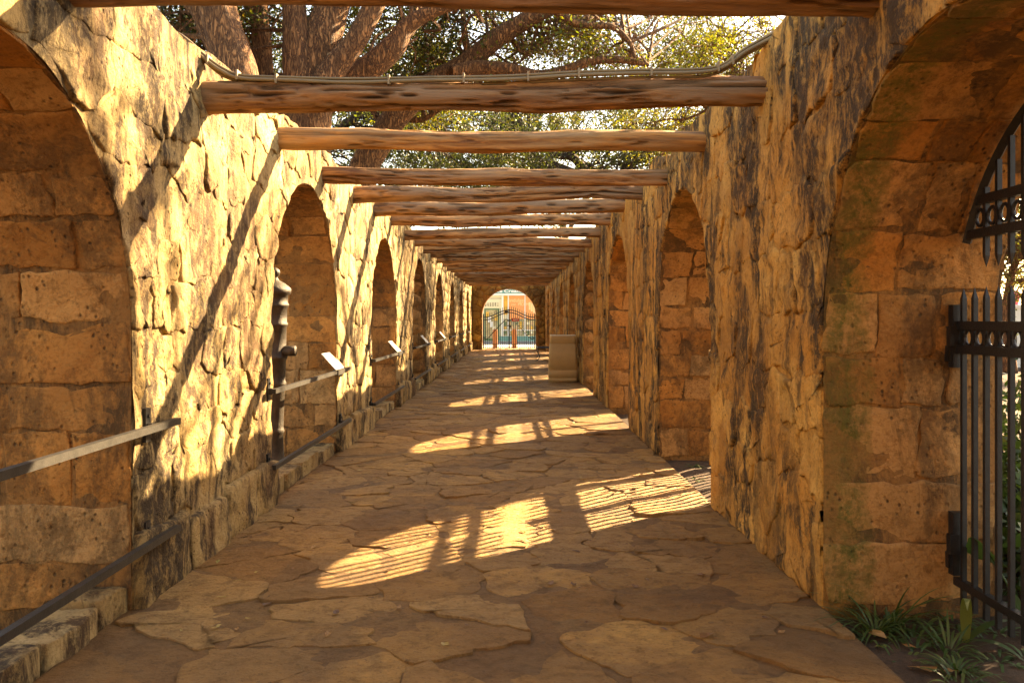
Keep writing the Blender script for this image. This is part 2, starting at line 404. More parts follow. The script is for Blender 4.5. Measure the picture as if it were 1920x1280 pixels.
def lay_stones(items, parent, name, far_name, limit=300, min_px=9):
    """items: (V, F, mat, tint). biggest ones become parts, the rest one joined part per material"""
    items = sorted(items, key=lambda i: -i[4])
    rest = {}
    for k, (V, F, mat, tint, s) in enumerate(items):
        if k < limit and s > min_px: link(name, mesh(name, V, F, M[mat], True, tint), parent)
        else: rest.setdefault(mat, MB()).add(V, F, tint)
    for mat, mb in rest.items():
        o = mb.build(far_name, M[mat], parent, True, True); o['kind'] = 'stuff'

HALF_L, HALF_R, TH = 1.965, 1.615, 0.9
YB, YE = -13, 41.3
LJ = [(-.5+1.95+.5-.0, 4.40), (6.95, 9.52), (11.88, 14.42), (16.82, 19.35), (21.75, 24.22), (26.65, 29.12), (31.55, 34.02), (36.45, 38.92)]
LJ[0] = (1.93, 4.40)
RJ = [(1.93, 4.42), (6.90, 9.34), (11.75, 14.28), (16.70, 19.22), (21.65, 24.16), (26.58, 29.08), (31.5, 34.0), (36.4, 38.9)]
BACK = (-3.05, -.55)
def arches(J, spr):
    out = []
    for i, (a, b) in enumerate([BACK]+J):
        out.append(((a+b)/2, (b-a)/2, spr[i % len(spr)]))
    return out
LA = arches(LJ, [1.42, 1.40, 1.50, 1.46, 1.5, 1.47])
RA = arches(RJ, [1.42, 1.40, 1.50, 1.5, 1.46, 1.48])
def top_z(y, side):
    return 3.23+.05*min(1, max(0, (y-6)/8))+.07*noise.noise((y*1.1, side*9.1, 0))*1.5+.035*noise.noise((y*4, side*5, 3))
def lower(y, A):
    for c, r, z0 in A:
        if c-r < y < c+r: return z0+math.sqrt(max(0, r*r-(y-c)**2))
    return 0

def build_wall(side, label):
    s = -1 if side < 0 else 1
    xi = -HALF_L if side < 0 else HALF_R
    A = LA if side < 0 else RA
    root = thing('arcade_wall', (xi+s*.45, 20, 0), label, 'stone wall')
    mat = 'stone_left' if side < 0 else 'stone_right'
    X = lambda t: xi+s*t
    mb = MB()
    ds = .012
    # core body
    ys = []
    segs = []
    cur = YB
    for c, r, z0 in A:
        segs.append(('p', cur, c-r, None)); segs.append(('a', c-r, c+r, (c, r, z0))); cur = c+r
    segs.append(('p', cur, YE, None))
    for k, a, b, arc in segs:
        n = max(2, int((b-a)/.16)) if k == 'p' else 28
        if k == 'a': yy = [arc[0]-arc[1]*math.cos(PI*i/n) for i in range(n+1)]; lo = [arc[2]+arc[1]*math.sin(PI*i/n) for i in range(n+1)]
        else: yy = [a+(b-a)*i/n for i in range(n+1)]; lo = [-.3]*(n+1)
        hi = [top_z(y, side) for y in yy]
        V = []; F = []
        for y, l, h in zip(yy, lo, hi): V += [(X(0), y, l), (X(0), y, h-.05), (X(.10), y, h), (X(TH-.1), y, h), (X(TH), y, h-.06), (X(TH), y, l)]
        for i in range(n):
            for q in range(5): F.append((i*6+q, i*6+q+1, i*6+7+q, i*6+6+q))
            if k == 'a': F.append((i*6+5, i*6, i*6+6, i*6+11))
        if s < 0: F = [f[::-1] for f in F]
        mb.add(V, F)
        if k == 'a':   # jambs
            for y, sg in ((a, 1), (b, -1)):
                mb.add([(X(0), y, -.3), (X(TH), y, -.3), (X(TH), y, arc[2]), (X(0), y, arc[2])], [(0, 1, 2, 3)])
    mb.build('wall_core', M['mortar'], root, False, True)
    items = []
    def tint(): return (min(1, max(0, R.gauss(.72, .22))), min(1, max(0, R.gauss(.35, .3))), 0)
    def fixer(y, z):
        for c, r, z0 in A:
            if abs(y-c) < r+.0 and z < z0+r:
                q = r+.005
                if z < z0: y = c-q if y < c else c+q
                else:
                    d = math.hypot(y-c, z-z0)
                    if d < q: k = q/max(d, 1e-3); y, z = c+(y-c)*k, z0+(z-z0)*k
        return y, z
    # rough mortar skin smeared between the corridor-face stones
    ny, nz = int((YE-1.2)/.09), 40; V = []; F = []; ok = {}
    for i in range(ny+1):
        for j in range(nz+1):
            y = 1.2+(YE-1.2)*i/ny; z = -.05+3.4*j/nz; inside = fixer(y, z) != (y, z)
            fy, fz = fixer(y, z); fz = min(fz, top_z(fy, side)-.012); ok[i, j] = (inside, z > top_z(y, side))
            d = .004+.024*max(0, noise.noise((y*2.6, z*2.6, side*3))+.06)+.008*noise.noise((y*8, z*6, side))
            V.append((xi-s*max(.002, d), fy, fz))
    for i in range(ny):
        for j in range(nz):
            q4 = [ok[i, j], ok[i+1, j], ok[i+1, j+1], ok[i, j+1]]
            if all(a for a, b in q4) or all(b for a, b in q4): continue
            f = (i*(nz+1)+j, (i+1)*(nz+1)+j, (i+1)*(nz+1)+j+1, i*(nz+1)+j+1); F.append(f if s > 0 else f[::-1])
    mo = link('mortar', mesh('mortar', V, F, M['mortar_' + ('left' if side < 0 else 'right')], True, (.7, .3, 0)), root)
    # corridor face: coursed rubble
    seeds = []; z = .40 if side < 0 else .12
    while z < 3.3:
        rh = R.choice([.2, .26, .32, .40]); y = 1.55+R.uniform(0, .3)
        while y < YE:
            w = R.choice([.25, .35, .5, .6, .8])*R.uniform(.85, 1.15); seeds.append((y+w/2, z+rh/2+R.uniform(-.05, .05))); y += w
        z += rh
    # anisotropic metric so that stones are wider than tall
    K = 1.55
    cells = voronoi([(a, b*K) for a, b in seeds], (1.5, YE, (.36 if side < 0 else .0)*K, 3.35*K), .011, .8)
    for p in cells:
        p = [(a, b/K) for a, b in p]; a0 = abs(area(p))
        cy = sum(q[0] for q in p)/len(p); det = 2 if cy < 9 else (1 if cy < 20 else 0)
        def fx(y, z):
            y, z = fixer(y, z); return y, min(z, top_z(y, side)-.02)
        q = [fx(*c) for c in resample(p, .08, 0)]
        my = sum(c[0] for c in p)/len(p); mz = sum(c[1] for c in p)/len(p)
        if fixer(my, mz) != (my, mz): 
            if math.hypot(fixer(my, mz)[0]-my, fixer(my, mz)[1]-mz) > .10: continue
        if abs(area(q)) < max(.006, .22*a0): continue
        F = lambda u, v, d: (xi-s*d, u, v)
        V, Fa = stone(resample(p, .12, 0), F, R.uniform(.010, .026), det, .015, fixer=fx, soft=0, jit=.055, edge=.006)
        items.append((V, Fa, mat, tint(), px_size(V)))
    if side < 0:   # plinth course of big blocks
        for c0, r0, c1 in [(A[i][0]+A[i][1], 0, (A[i+1][0]-A[i+1][1]) if i+1 < len(A) else YE) for i in range(1, len(A))]:
            y = c0
            while y < c1-.15:
                w = min(R.uniform(.55, .85), c1-y); w = c1-y if c1-y-w < .25 else w; h = R.uniform(.30, .40)
                F = lambda u, v, d: (xi-s*d, u, v)
                V, Fa = stone([(y+.012, -.05), (y+w-.012, -.05), (y+w-.012, h), (y+.012, h+R.uniform(-.03, .03))], F, .07, 2 if y < 12 else 1, .014, jit=.02)
                items.append((V, Fa, mat, (R.uniform(.2, .7), .5, 0), px_size(V))); y += w
    # reveals and intrados, coursed blocks wrapping round the opening
    for c, r, z0 in A[1:]:
        T = z0*2+PI*r
        def F(t, a, d, c=c, r=r, z0=z0):
            if a < z0: return (X(t), c+r-d, a)
            if a > z0+PI*r: return (X(t), c-r+d, T-a)
            th = (a-z0)/r; return (X(t), c+(r-d)*math.cos(th), z0+(r-d)*math.sin(th))
        a = 0.0; row = 0
        while a < T-.12:
            h = R.uniform(.24, .38); h = T-a if T-a-h < .15 else h
            cuts = sorted([R.uniform(.25, .42), R.uniform(.55, .70)]) if R.random() < .2 else ([R.uniform(.22, .68)] if R.random() < .75 else [])
            xs = [0.0]+cuts+[TH]
            for x0, x1 in zip(xs, xs[1:]):
                g_ = .010; j = lambda: R.uniform(-.012, .012)
                p = [(x0+g_+j(), a+g_+j()), (x1-g_+j(), a+g_+j()), (x1-g_+j(), a+h-g_+j()), (x0+g_+j(), a+h-g_+j())]
                det = 2 if c < 9 and a < z0+PI*r*.6 else (1 if c < 16 else 0)
                V, Fa = stone(p, F, R.uniform(.003, .010), det, .006, jit=.024, edge=.002, soft=0)
                vis = px_size(V)*(1 if a < z0+PI*r*.55 else .3)
                items.append((V, Fa, 'stone_reveal', tint(), vis))
            a += h; row += 1
    lay_stones(items, root, 'stone', 'distant_stones')
    return root
build_wall(-1, 'long sunlit limestone arcade wall with arches on the left of the walkway')
build_wall(1, 'long shaded limestone arcade wall with dark stains on the right of the walkway')

# end wall
def build_end():
    root = thing('end_wall', (-.175, YE+.25, 0), 'rubble stone wall with round arch closing the far end of the walkway', 'stone wall')
    c, r, z0 = -.14, 1.30, 1.63; y0, y1 = YE+.005, YE+.5; mb = MB(); n = 32; x0, x1, H = -HALF_L-TH, HALF_R+TH, 3.22
    mb.box(x0, c-r, y0, y1, -.3, H); mb.box(c+r, x1, y0, y1, -.3, H)
    V = []; F = []
    for i in range(n+1):
        a = PI*i/n; x = c-r*math.cos(a); z = z0+r*math.sin(a)
        V += [(x, y0, z), (x, y0, H), (x, y1, H), (x, y1, z)]
    for i in range(n):
        for q in range(4): F.append((i*4+q, i*4+4+q, i*4+4+(q+1) % 4, i*4+(q+1) % 4))
    mb.add(V, F); mb.build('wall_core', M['mortar'], root, False, True)
    seeds = [(R.uniform(-1.95, 1.6), R.uniform(.05, 3.2)) for _ in range(420)]
    keep = []
    for sd in seeds:
        if all(math.hypot(sd[0]-k[0], sd[1]-k[1]) > .27 for k in keep): keep.append(sd)
    def fx(x, z):
        if abs(x-c) < r and z < z0+r:
            if z < z0: x = c-r if x < c else c+r
            else:
                d = math.hypot(x-c, z-z0)
                if d < r: x, z = c+(x-c)*r/d, z0+(z-z0)*r/d
        return x, z
    items = []
    for p in voronoi(keep, (-HALF_L+.02, HALF_R-.02, 0, 3.2), .022, .5):
        q = [fx(*k) for k in resample(p, .07, 0)]
        mx = sum(k[0] for k in p)/len(p); mz = sum(k[1] for k in p)/len(p)
        if fx(mx, mz) != (mx, mz) or abs(area(q)) < .35*abs(area(p)): continue
        V, Fa = stone(q, lambda u, v, d: (u, y0-d, v), R.uniform(.02, .05), 1, .015, fixer=fx)
        items.append((V, Fa, 'stone_end', (min(1, max(0, R.gauss(.6, .3))), R.random()**2, 0), px_size(V)))
    lay_stones(items, root, 'stone', 'distant_stones', min_px=6)
build_end()

# ------------------------------------------------------------ ground, path
def sheet(name, x0, x1, y0, y1, z, mat, nx=1, ny=1, amp=0):
    V = [(x0+(x1-x0)*i/nx, y0+(y1-y0)*j/ny, z+(amp*noise.noise(((x0+(x1-x0)*i/nx)*2.5, (y0+(y1-y0)*j/ny)*2.5, 1)) if amp else 0)) for j in range(ny+1) for i in range(nx+1)]
    F = [(j*(nx+1)+i, j*(nx+1)+i+1, (j+1)*(nx+1)+i+1, (j+1)*(nx+1)+i) for j in range(ny) for i in range(nx)]
    return tag(link(name, mesh(name, V, F, M[mat], True, (.5, .3, 0))), kind='structure')
sheet('ground', -400, 400, -200, 700, -.10, 'soil')
sheet('garden_soil', 1.60, 7, 1.0, 9.6, -.05, 'soil', 60, 90, .035)
sheet('street', -60, 60, 43.4, 90, -.05, 'street')
path = sheet('path', -HALF_L-.02, HALF_R+.01, -14, 43.6, -.0035, 'joint', 40, 500, .003)
seeds = []
y = 3.0
while y < 43.4:
    y += .30
    for _ in range(14):
        p = (R.uniform(-HALF_L, HALF_R), y+R.uniform(-.3, .3)); dmin = R.choice([.26, .34, .46, .62])
        if all(math.hypot(p[0]-q[0], (p[1]-q[1])*1.25) > dmin for q in seeds[-60:]): seeds.append(p)
items = []
for p in voronoi(seeds, (-HALF_L, HALF_R, 2.6, 43.5), .0045, 1.0):
    cy = sum(q[1] for q in p)/len(p); hh = R.uniform(.0, .0055)
    V, Fa = stone(p, lambda u, v, d: (u, v, d), hh, 2 if cy < 9 else (1 if cy < 18 else 0), .004, back=.03, jit=.06, edge=hh*.6, fixer=lambda x, y: (max(-HALF_L, min(HALF_R, x)), y))
    items.append((V, Fa, 'flag', (min(1, max(0, R.gauss(.6, .38))), R.random(), 0), px_size(V)))
lay_stones(items, path, 'flagstone', 'distant_flagstones', 300, 5)

# kerbs across the left openings
for i, (a, b) in enumerate(LJ):
    k = thing('stone_kerb', (-HALF_L-.1, (a+b)/2, 0), ['rough stone kerb under the nearest left arch', 'rough stone kerb beside the upright cannon', 'stone kerb under the third arch on the left', 'stone kerb under the fourth arch on the left', 'stone kerb under the fifth arch on the left', 'stone kerb under the sixth arch on the left', 'stone kerb under the seventh arch on the left', 'stone kerb under the farthest left arch'][i], 'kerb', 'kerbs across the left arches')
    y = a; mbs = []
    while y < b-.1:
        w = min(R.uniform(.45, .8), b-y); w = b-y if b-y-w < .25 else w
        x1 = -HALF_L-.005+R.uniform(-.03, .0); x0 = x1-R.uniform(.20, .27); z = R.uniform(.09, .14)
        V, Fa = stone([(x0, y+.006), (x1, y+.006), (x1, y+w-.006), (x0, y+w-.006)], lambda u, v, d: (u, v, z+d), .012, 2 if y < 12 else 1, .012, back=z+.08, jit=.03)
        link('kerb_stone', mesh('kerb_stone', V, Fa, M['stone_left'], True, (R.uniform(.3, .8), .4, 0)), k); y += w

# ------------------------------------------------------------ timber beams
def beam(i, Y, rad, zc, near):
    ORD = ['nearest', 'second', 'third', 'fourth', 'fifth', 'sixth', 'seventh', 'eighth', 'ninth', 'tenth', 'eleventh', 'twelfth', 'thirteenth', 'fourteenth', 'fifteenth', 'sixteenth', 'seventeenth', 'eighteenth', 'nineteenth', 'twentieth', 'twenty-first', 'twenty-second', 'twenty-third']
    nx, nt = (260, 48) if near else (130, 28)
    x0, x1 = -HALF_L-.12, HALF_R+.12; sd = R.uniform(0, 99); V = []; T = []; b1 = R.uniform(-.03, .03); b2 = R.uniform(-.03, .03)
    light = .7 if i == 2 else R.uniform(0, .4)
    for a in range(nx+1):
        x = x0+(x1-x0)*a/nx; oy = .05*noise.noise((x*.6, sd, 0)); oz = .045*noise.noise((x*.7, sd, 5))+b1*(x/2)
        for k in range(nt):
            th = 2*PI*k/nt; c, s_ = math.cos(th), math.sin(th)
            r = rad*(1.02+.22*noise.noise((x*.9, c*1.2+sd, s_*1.2))+.12*noise.noise((x*2.5, c*2+sd, s_*2)))
            q = noise.noise((x*1.0, c*3.4+sd, s_*3.4)); q2 = noise.noise((x*2.4, c*7+sd, s_*7+4))
            g1 = max(0, 1-abs(q)/.11)*1.3*max(0, min(1, 2.2*noise.noise((x*1.3, c*1.5+sd, s_*1.5+9))+.8)); g2 = max(0, 1-abs(q2)/.15)*.5
            gr = min(1, g1+g2*max(0, min(1, 1.5*noise.noise((x*2, sd, 2*c))+.35))); gr = gr*gr*(3-2*gr); r -= gr*rad*(.2 if i == 2 else .5)
            kx, kz = x-R.choice([0]), 0
            V.append((x, Y+oy+r*c, zc+oz+r*s_*1.02)); T.append((gr*(.6 if i == 2 else 1.0), light, 0, 1))  # groove depth also darkens the colour, standing for shade
    F = [(a*nt+k, a*nt+(k+1) % nt, (a+1)*nt+(k+1) % nt, (a+1)*nt+k) for a in range(nx) for k in range(nt)]
    F += [tuple(range(nt))[::-1], tuple(nx*nt+k for k in range(nt))]
    lab = 'weathered cracked cedar beam, %s from the camera%s' % (ORD[i], {0: ', cut by the top of the picture', 1: ', under the cable bundle', 2: ', smooth and pale orange'}.get(i, '')) if i >= 0 else 'weathered cedar beam behind the camera'
    o = link('timber_beam', mesh('timber_beam', V, F, M['beam'], True, T)); tag(o, lab, 'beam', 'timber beams laid across the walkway')
for k in range(-9, 22):
    Y = 3.80+1.672*k+(R.uniform(-.05, .05) if k > 3 else 0)
    if Y > YE-.25: break
    rad = {0: .095, 1: .092, 2: .084, 3: .080}.get(k, R.uniform(.084, .098))
    beam(k, Y, rad, {0: 2.97, 1: 2.932, 2: 2.986, 3: 2.96, 4: 3.03, 5: 3.07, 6: 3.09}.get(k, R.uniform(3.03, 3.07)), 0 <= k < 5)

# ------------------------------------------------------------ cable bundle on the second beam
def PX(px, py, Y): return Vector(((px-960)*Y/1600, Y, 1.5+(597-py)*Y/1600))
def spline(pts, n=8):
    out = []; P = [pts[0]]+list(pts)+[pts[-1]]
    for i in range(1, len(P)-2):
        for k in range(n):
            t = k/n; a, b, c, d = P[i-1], P[i], P[i+1], P[i+2]
            out.append(.5*((2*b)+(c-a)*t+(2*a-5*b+4*c-d)*t*t+(3*b-a-3*c+d)*t**3))
    out.append(P[-2]); return out
cb = thing('cable_bundle', (-.2, 5.42, 3.05), 'bundle of beige cables tied along the top of the second beam', 'cable')
base = [(322, 66), (352, 82), (385, 112), (418, 135), (455, 148), (540, 153), (660, 155), (800, 153), (950, 150), (1080, 143), (1200, 139), (1310, 137), (1355, 128), (1395, 100), (1440, 74), (1470, 60)]
for j, (dy, dz, r, wav) in enumerate([(0, 0, .0125, .006), (-.024, -.006, .0125, .008), (.012, -.022, .010, .012), (-.012, .018, .009, .010), (.02, .012, .008, .014)]):
    pts = [PX(px, py, 5.40)+Vector((0, dy+.0, dz+.004+wav*noise.noise((i*.9, j*7, 0)))) for i, (px, py) in enumerate(base)]
    pts = [Vector((-2.35, 5.30+dy, 3.30+dz))]+pts+[Vector((1.95, 5.25+dy, 3.36+dz))]
    m = MB(); m.tube(spline(pts, 8), r, 8); m.build('cable', M['cable'], cb, True)
for px, py in [(392, 117), (447, 145), (520, 152), (730, 154), (870, 151), (990, 148), (1085, 142), (1220, 138), (1345, 130), (1372, 117)]:
    c = PX(px, py, 5.40); m = MB(); m.box(c.x-.006, c.x+.006, c.y-.042, c.y+.036, c.z-.024, c.z+.038); m.build('cable_tie', M['tie'], cb)

# ------------------------------------------------------------ iron rails in the left arches
ARCHN = ['nearest', 'second', 'third', 'fourth', 'fifth', 'sixth', 'seventh', 'farthest']
def rail(y0, y1, z, label, big):
    x = -HALF_L+.085; root = thing('barrier_rail', (x, (y0+y1)/2, z), label, 'rail', 'iron rails across the left arches')
    m = MB(); m.box(x-.018, x+.018, y0-.22, y1+.40, z-.018, z+.018); m.build('bar', M['iron_rail'], root)
    for yy in (y0-.16, y1+.13):
        m = MB(); m.box(x-.075, x-.05, yy-.03, yy+.03, z-.08, z+.10); m.box(x-.05, x-.022, yy-.022, yy+.022, z-.028, z+.02); b = m.build('bracket', M['iron'], root)
        m = MB(); m.tube([(x-.052, yy, z+.06), (x-.040, yy, z+.06)], .012, 8); m.build('bolt', M['iron_rail'], b)
for i, (a, b) in enumerate(LJ):
    rail(a, b, .925, 'upper iron rail across the %s arch on the left' % ARCHN[i], i < 2)
    rail(a, b, .325, 'lower iron rail across the %s arch on the left' % ARCHN[i], i < 2)
def plaque(i, y1):
    x = -HALF_L+.06; y = y1-.36; root = thing('information_panel', (x, y, .96), '%s tilted white information panel mounted on the upper rail of the %s left arch' % (['large', 'narrow', 'small', 'distant'][i-1], ARCHN[i]), 'sign', 'information panels on the left rails')
    L, Hh = .46, .23; mt = Matrix.Translation((x+.03, y+.15, .955)) @ Matrix.Rotation(math.radians(-42), 4, 'Y')
    def plate(name, u0, u1, v0, v1, w0, w1, mat, par=root):
        m = MB(); m.box(w0, w1, u0, u1, v0, v1); me = mesh(name, m.V, m.F, mat, False); me.transform(mt); return link(name, me, par)
    p = plate('panel', -L/2, L/2, 0, Hh, -.008, 0, M['plaque'])
    plate('header_band', -L/2+.003, L/2-.003, Hh-.055, Hh-.003, .0, .0025, M['plaque_grey'], p)
    plate('picture', L/2-.17, L/2-.01, .01, Hh-.065, .0, .0025, M['plaque_photo'], p)
    plate('title', -L/2+.11, L/2-.16, Hh-.04, Hh-.02, .0025, .004, M['letter'], p)
    m = MB(); m.box(x-.02+.012, x+.055, y+.15-L/2, y+.15+L/2-.1, .955-.06, .955-.004); m.build('clamp', M['iron_rail'], root)
for i in (1, 2, 3, 4): plaque(i, LJ[i][1]+.02)

# ------------------------------------------------------------ upright cannon
cx, cy = -2.28, 8.2
can = thing('upright_cannon', (cx, cy, 0), 'dark iron cannon standing muzzle down in the second left arch', 'cannon')
m = MB()
prof = [(.115, -.05), (.115, .10), (.100, .12), (.085, .22), (.078, .38), (.085, .40), (.092, .42), (.085, .44), (.082, .46), (.095, .84), (.108, .86), (.110, .88), (.098, .91), (.100, .95), (.104, 1.10), (.118, 1.115), (.120, 1.135), (.106, 1.15), (.112, 1.42), (.122, 1.43), (.124, 1.45), (.114, 1.465), (.118, 1.60), (.132, 1.615), (.134, 1.635), (.122, 1.65), (.125, 1.72), (.150, 1.735), (.155, 1.76), (.152, 1.79), (.125, 1.815), (.085, 1.845), (.045, 1.865), (.030, 1.885), (.028, 1.90), (.044, 1.915), (.052, 1.94), (.046, 1.965), (.022, 1.985), (.004, 1.99)]
lathe(m, cx, cy, prof, 32); m.build('barrel', M['cannon'], can, True)
for sg in (-1, 1):
    m = MB(); m.tube([(cx+sg*.09, cy-.02, 1.19), (cx+sg*.205, cy-.02, 1.19), (cx+sg*.21, cy-.02, 1.19)], [.05, .05, .044], 20); m.build('trunnion', M['cannon'], can, True)
m = MB(); m.box(cx-.13, cx+.13, cy-.13, cy+.13, -.05, .14); m.build('base_block', M['cannon'], can)

# ------------------------------------------------------------ iron gates in the right arches
def gate_pieces(r, z0, z_floor=.05):
    """pieces in the plane x=0, centred on y=0. returns dict of lists of MB"""
    P = {'picket': [], 'ring': [], 'rail': [], 'arch_frame': [], 'hanging_picket': []}
    rr = r-.045; sp = .103; n = int(rr/sp)
    def picket(y, a, b, up=True, w=.0115):
        m = MB(); m.box(-w, w, y-w, y+w, a, b)
        z1, z2 = (b, b+.055) if up else (a, a-.055)
        m.add([(-w, y-w, z1), (w, y-w, z1), (w, y+w, z1), (-w, y+w, z1), (0, y, z2)], [(0, 1, 4), (1, 2, 4), (2, 3, 4), (3, 0, 4)]); return m
    for k in range(-n, n+1):
        y = k*sp
        if abs(y) < .01: continue
        P['picket'].append(picket(y, z_floor, 1.60))
        top = z0+math.sqrt(max(0, (rr-.02)**2-y*y))
        if top > 2.1: P['hanging_picket'].append(picket(y, 1.80, top, False))
        for zc in (1.405, 1.99):
            if zc > 1.9 and abs(y) > math.sqrt(max(0, rr*rr-(zc-z0)**2)): continue
            m = MB(); R1, R2 = .034, .009
            pts = [(0, y+sp/2+R1*math.cos(2*PI*q/14), zc+1.18*R1*math.sin(2*PI*q/14)) for q in range(15)]
            m.tube(pts, R2, 6, False); P['ring'].append(m)
    for z, h in ((1.465, .022), (1.345, .022), (.16, .02), (2.075, .022), (1.915, .022)):
        ly = rr if z < 1.8 else math.sqrt(rr*rr-(z-z0)**2)
        m = MB(); m.box(-.018, .018, -ly, ly, z-h, z+h); P['rail'].append(m)
    m = MB(); pts = [(0, rr*math.cos(a), z0+rr*math.sin(a)) for a in [math.asin((1.88-z0)/rr)+(PI-2*math.asin((1.88-z0)/rr))*q/36 for q in range(37)]]; m.tube(pts, .026, 4); P['arch_frame'].append(m)
    P['stile'] = []
    for y in (-.03, .03):
        m = MB(); m.box(-.02, .02, y-.02, y+.02, z_floor, 1.62); P['stile'].append(m)
    return P
GX = 2.28
for i, (a, b) in enumerate(RJ):
    c, r, z0 = (a+b)/2, (b-a)/2, RA[i+1][2]
    P = gate_pieces(r, z0)
    root = thing('iron_gate', (GX, c, 0), 'black wrought iron gate in the %s arch on the right' % ARCHN[i], 'gate', 'iron gates in the right arches')
    root_mats = M['iron']
    for nm, ms in P.items():
        if i == 0:
            for m in ms:
                o = link(nm, mesh(nm, m.V, m.F, M['iron'], False)); o.parent = root
        else:
            J = MB()
            for m in ms: J.add(m.V, m.F)
            o = link(nm, mesh(nm, J.V, J.F, M['iron'], False)); o.parent = root
    if i == 1:
        m = MB(); m.box(-.006, .006, -r+.05, r-.05, 1.30, 1.51); o = link('lock_or_shadow_plate', mesh('lock_or_shadow_plate', m.V, m.F, M['iron'], False)); o.parent = root  # solid plate added only to close the shadow band on the path
    for z in ((.35, 1.41) if i == 0 else ()):
        m = MB(); yy = r-.02
        m.box(-.03, .03, yy-.05, yy+.0, z-.16, z+.16); m.box(-.05, -.0, yy-.06, yy-.02, z-.05, z+.05); m.box(-.04, .04, yy-.02, yy+.03, z-.13, z-.05)
        o = link('hinge', mesh('hinge', m.V, m.F, M['iron'], False)); o.parent = root
    m = MB(); m.box(-.02, .05, r-.12, r+.03, 1.97, 2.02)
    if i == 0: o = link('wall_pin', mesh('wall_pin', m.V, m.F, M['iron'], False)); o.parent = root

# ------------------------------------------------------------ litter bin
bx, by = 1.215, 20.45
b = thing('litter_bin', (bx, by, 0), 'tall tapered beige litter bin against the right wall', 'bin')
def rsq(w, d, z, rad=.06, n=5):
    out = []
    for sx, sy, a0 in ((1, 1, 0), (-1, 1, PI/2), (-1, -1, PI), (1, -1, 3*PI/2)):
        for k in range(n+1):
            a = a0+PI/2*k/n; out.append((bx+sx*(w/2-rad)+rad*math.cos(a), by+sy*(d/2-rad)+rad*math.sin(a), z))
    return out
def loft(levels):
    V = []; n = 24
    for w, z in levels: V += rsq(w, w*.82, z)
    F = [(i*n+k, i*n+(k+1) % n, (i+1)*n+(k+1) % n, (i+1)*n+k) for i in range(len(levels)-1) for k in range(n)]
    F += [tuple(range(n))[::-1]]; m = MB(); m.add(V, F); return m
loft([(.64, 0), (.67, .03), (.675, .085), (.655, .088), (.655, .098), (.676, .101), (.672, .275), (.664, .277), (.664, .285), (.672, .287), (.625, .895), (.612, .897), (.612, .907), (.622, .91), (.60, 1.07), (.585, 1.09), (.54, 1.09), (.52, .95), (.50, .60)]).build('body', M['bin'], b, True)
m = loft([(.592, 1.085), (.596, 1.10), (.585, 1.11), (.54, 1.11), (.535, 1.09)]); m.build('rim', M['bin_lip'], b, True)
m = MB(); m.box(bx-.24, bx+.24, by-.2, by+.2, .98, 1.0); m.build('dark_fill', M['dark'], b)  # flat near-black sheet stands for the shade inside the bin

# bench
bn = thing('wire_bench', (1.2, 31, 0), 'low black wire mesh bench against the right wall beyond the bin', 'bench')
m = MB()
for k in range(17): m.tube([(.93+.55*k/16, 30.3, .45), (.93+.55*k/16, 31.9, .45)], .006, 4)
for k in range(24): m.tube([(.93, 30.3+1.6*k/23, .452), (1.48, 30.3+1.6*k/23, .452)], .006, 4)
m.box(.91, .94, 30.28, 31.92, .43, .47); m.box(1.47, 1.50, 30.28, 31.92, .43, .47); m.build('seat', M['iron'], bn)
for x in (.93, 1.46):
    for y in (30.35, 31.8):
        m = MB(); sx = -1 if x < 1.2 else 1
        m.tube(spline([Vector((x, y, .45)), Vector((x+sx*.0, y, .30)), Vector((x+.05*-sx, y, .15)), Vector((x+.03*sx, y, .02)), Vector((x+.10*sx, y, 0))], 5), .016, 6); m.build('leg', M['iron'], bn, True)

# ------------------------------------------------------------ end gate, bollards, shop
eg = thing('arched_double_gate', (-.14, YE+.3, 0), 'black double gate with curved top closing the far arch', 'gate')
gy = YE+.25; W = 1.25; gc = -.14
def crv(x): # top curve
    t = abs(x)/W; return 1.56+.36*(.5+.5*math.cos(PI*min(1, t*1.05)))
n = 24
for k in range(n+1):
    x = -W+2*W*k/n; w = .014 if 0 < k < n else .028; 
    m = MB(); m.box(gc+x-w, gc+x+w, gy-w, gy+w, .06, crv(x)+.13); m.add([(gc+x-w, gy, crv(x)+.13), (gc+x+w, gy, crv(x)+.13), (gc+x, gy, crv(x)+.20)], [(0, 1, 2)]); m.build('picket', M['iron'], eg)
m = MB(); m.box(gc-.032, gc+.032, gy-.03, gy+.03, .05, 1.96); m.build('centre_post', M['iron'], eg)
for off in (0, -.13):
    m = MB(); m.tube([(gc-W+2*W*k/40, gy, crv(-W+2*W*k/40)+off) for k in range(41)], .024, 6); m.build('top_rail', M['iron'], eg, True)
for z in (.10, .24):
    m = MB(); m.box(gc-W, gc+W, gy-.015, gy+.015, z-.016, z+.016); m.build('bottom_rail', M['iron'], eg)
for sg in (-1, 1):
    m = MB(); pts = [(gc+sg*(.10+.05*math.cos(a)), gy-.02, 1.40+.05*math.sin(a)) for a in [(-PI*.9+PI*1.6*q/12) if sg > 0 else (-PI*.9+PI*1.6*q/12) for q in range(13)]]
    m.tube([(gc+sg*.06, gy-.02, 1.36), (gc+sg*.05, gy-.02, 1.42), (gc+sg*.10, gy-.02, 1.47), (gc+sg*.19, gy-.02, 1.44), (gc+sg*1.0, gy-.02, .58), (gc+sg*1.09, gy-.02, .50), (gc+sg*1.17, gy-.02, .50), (gc+sg*1.20, gy-.02, .57), (gc+sg*1.14, gy-.02, .62), (gc+sg*1.09, gy-.02, .57)], .020, 6); m.build('scroll_brace', M['iron'], eg, True)
m = MB(); m.box(gc-.1, gc+.1, gy-.05, gy-.02, 1.13, 1.17); m.box(gc+.0, gc+.12, gy-.05, gy-.02, 1.07, 1.12); m.build('latch', M['iron'], eg)
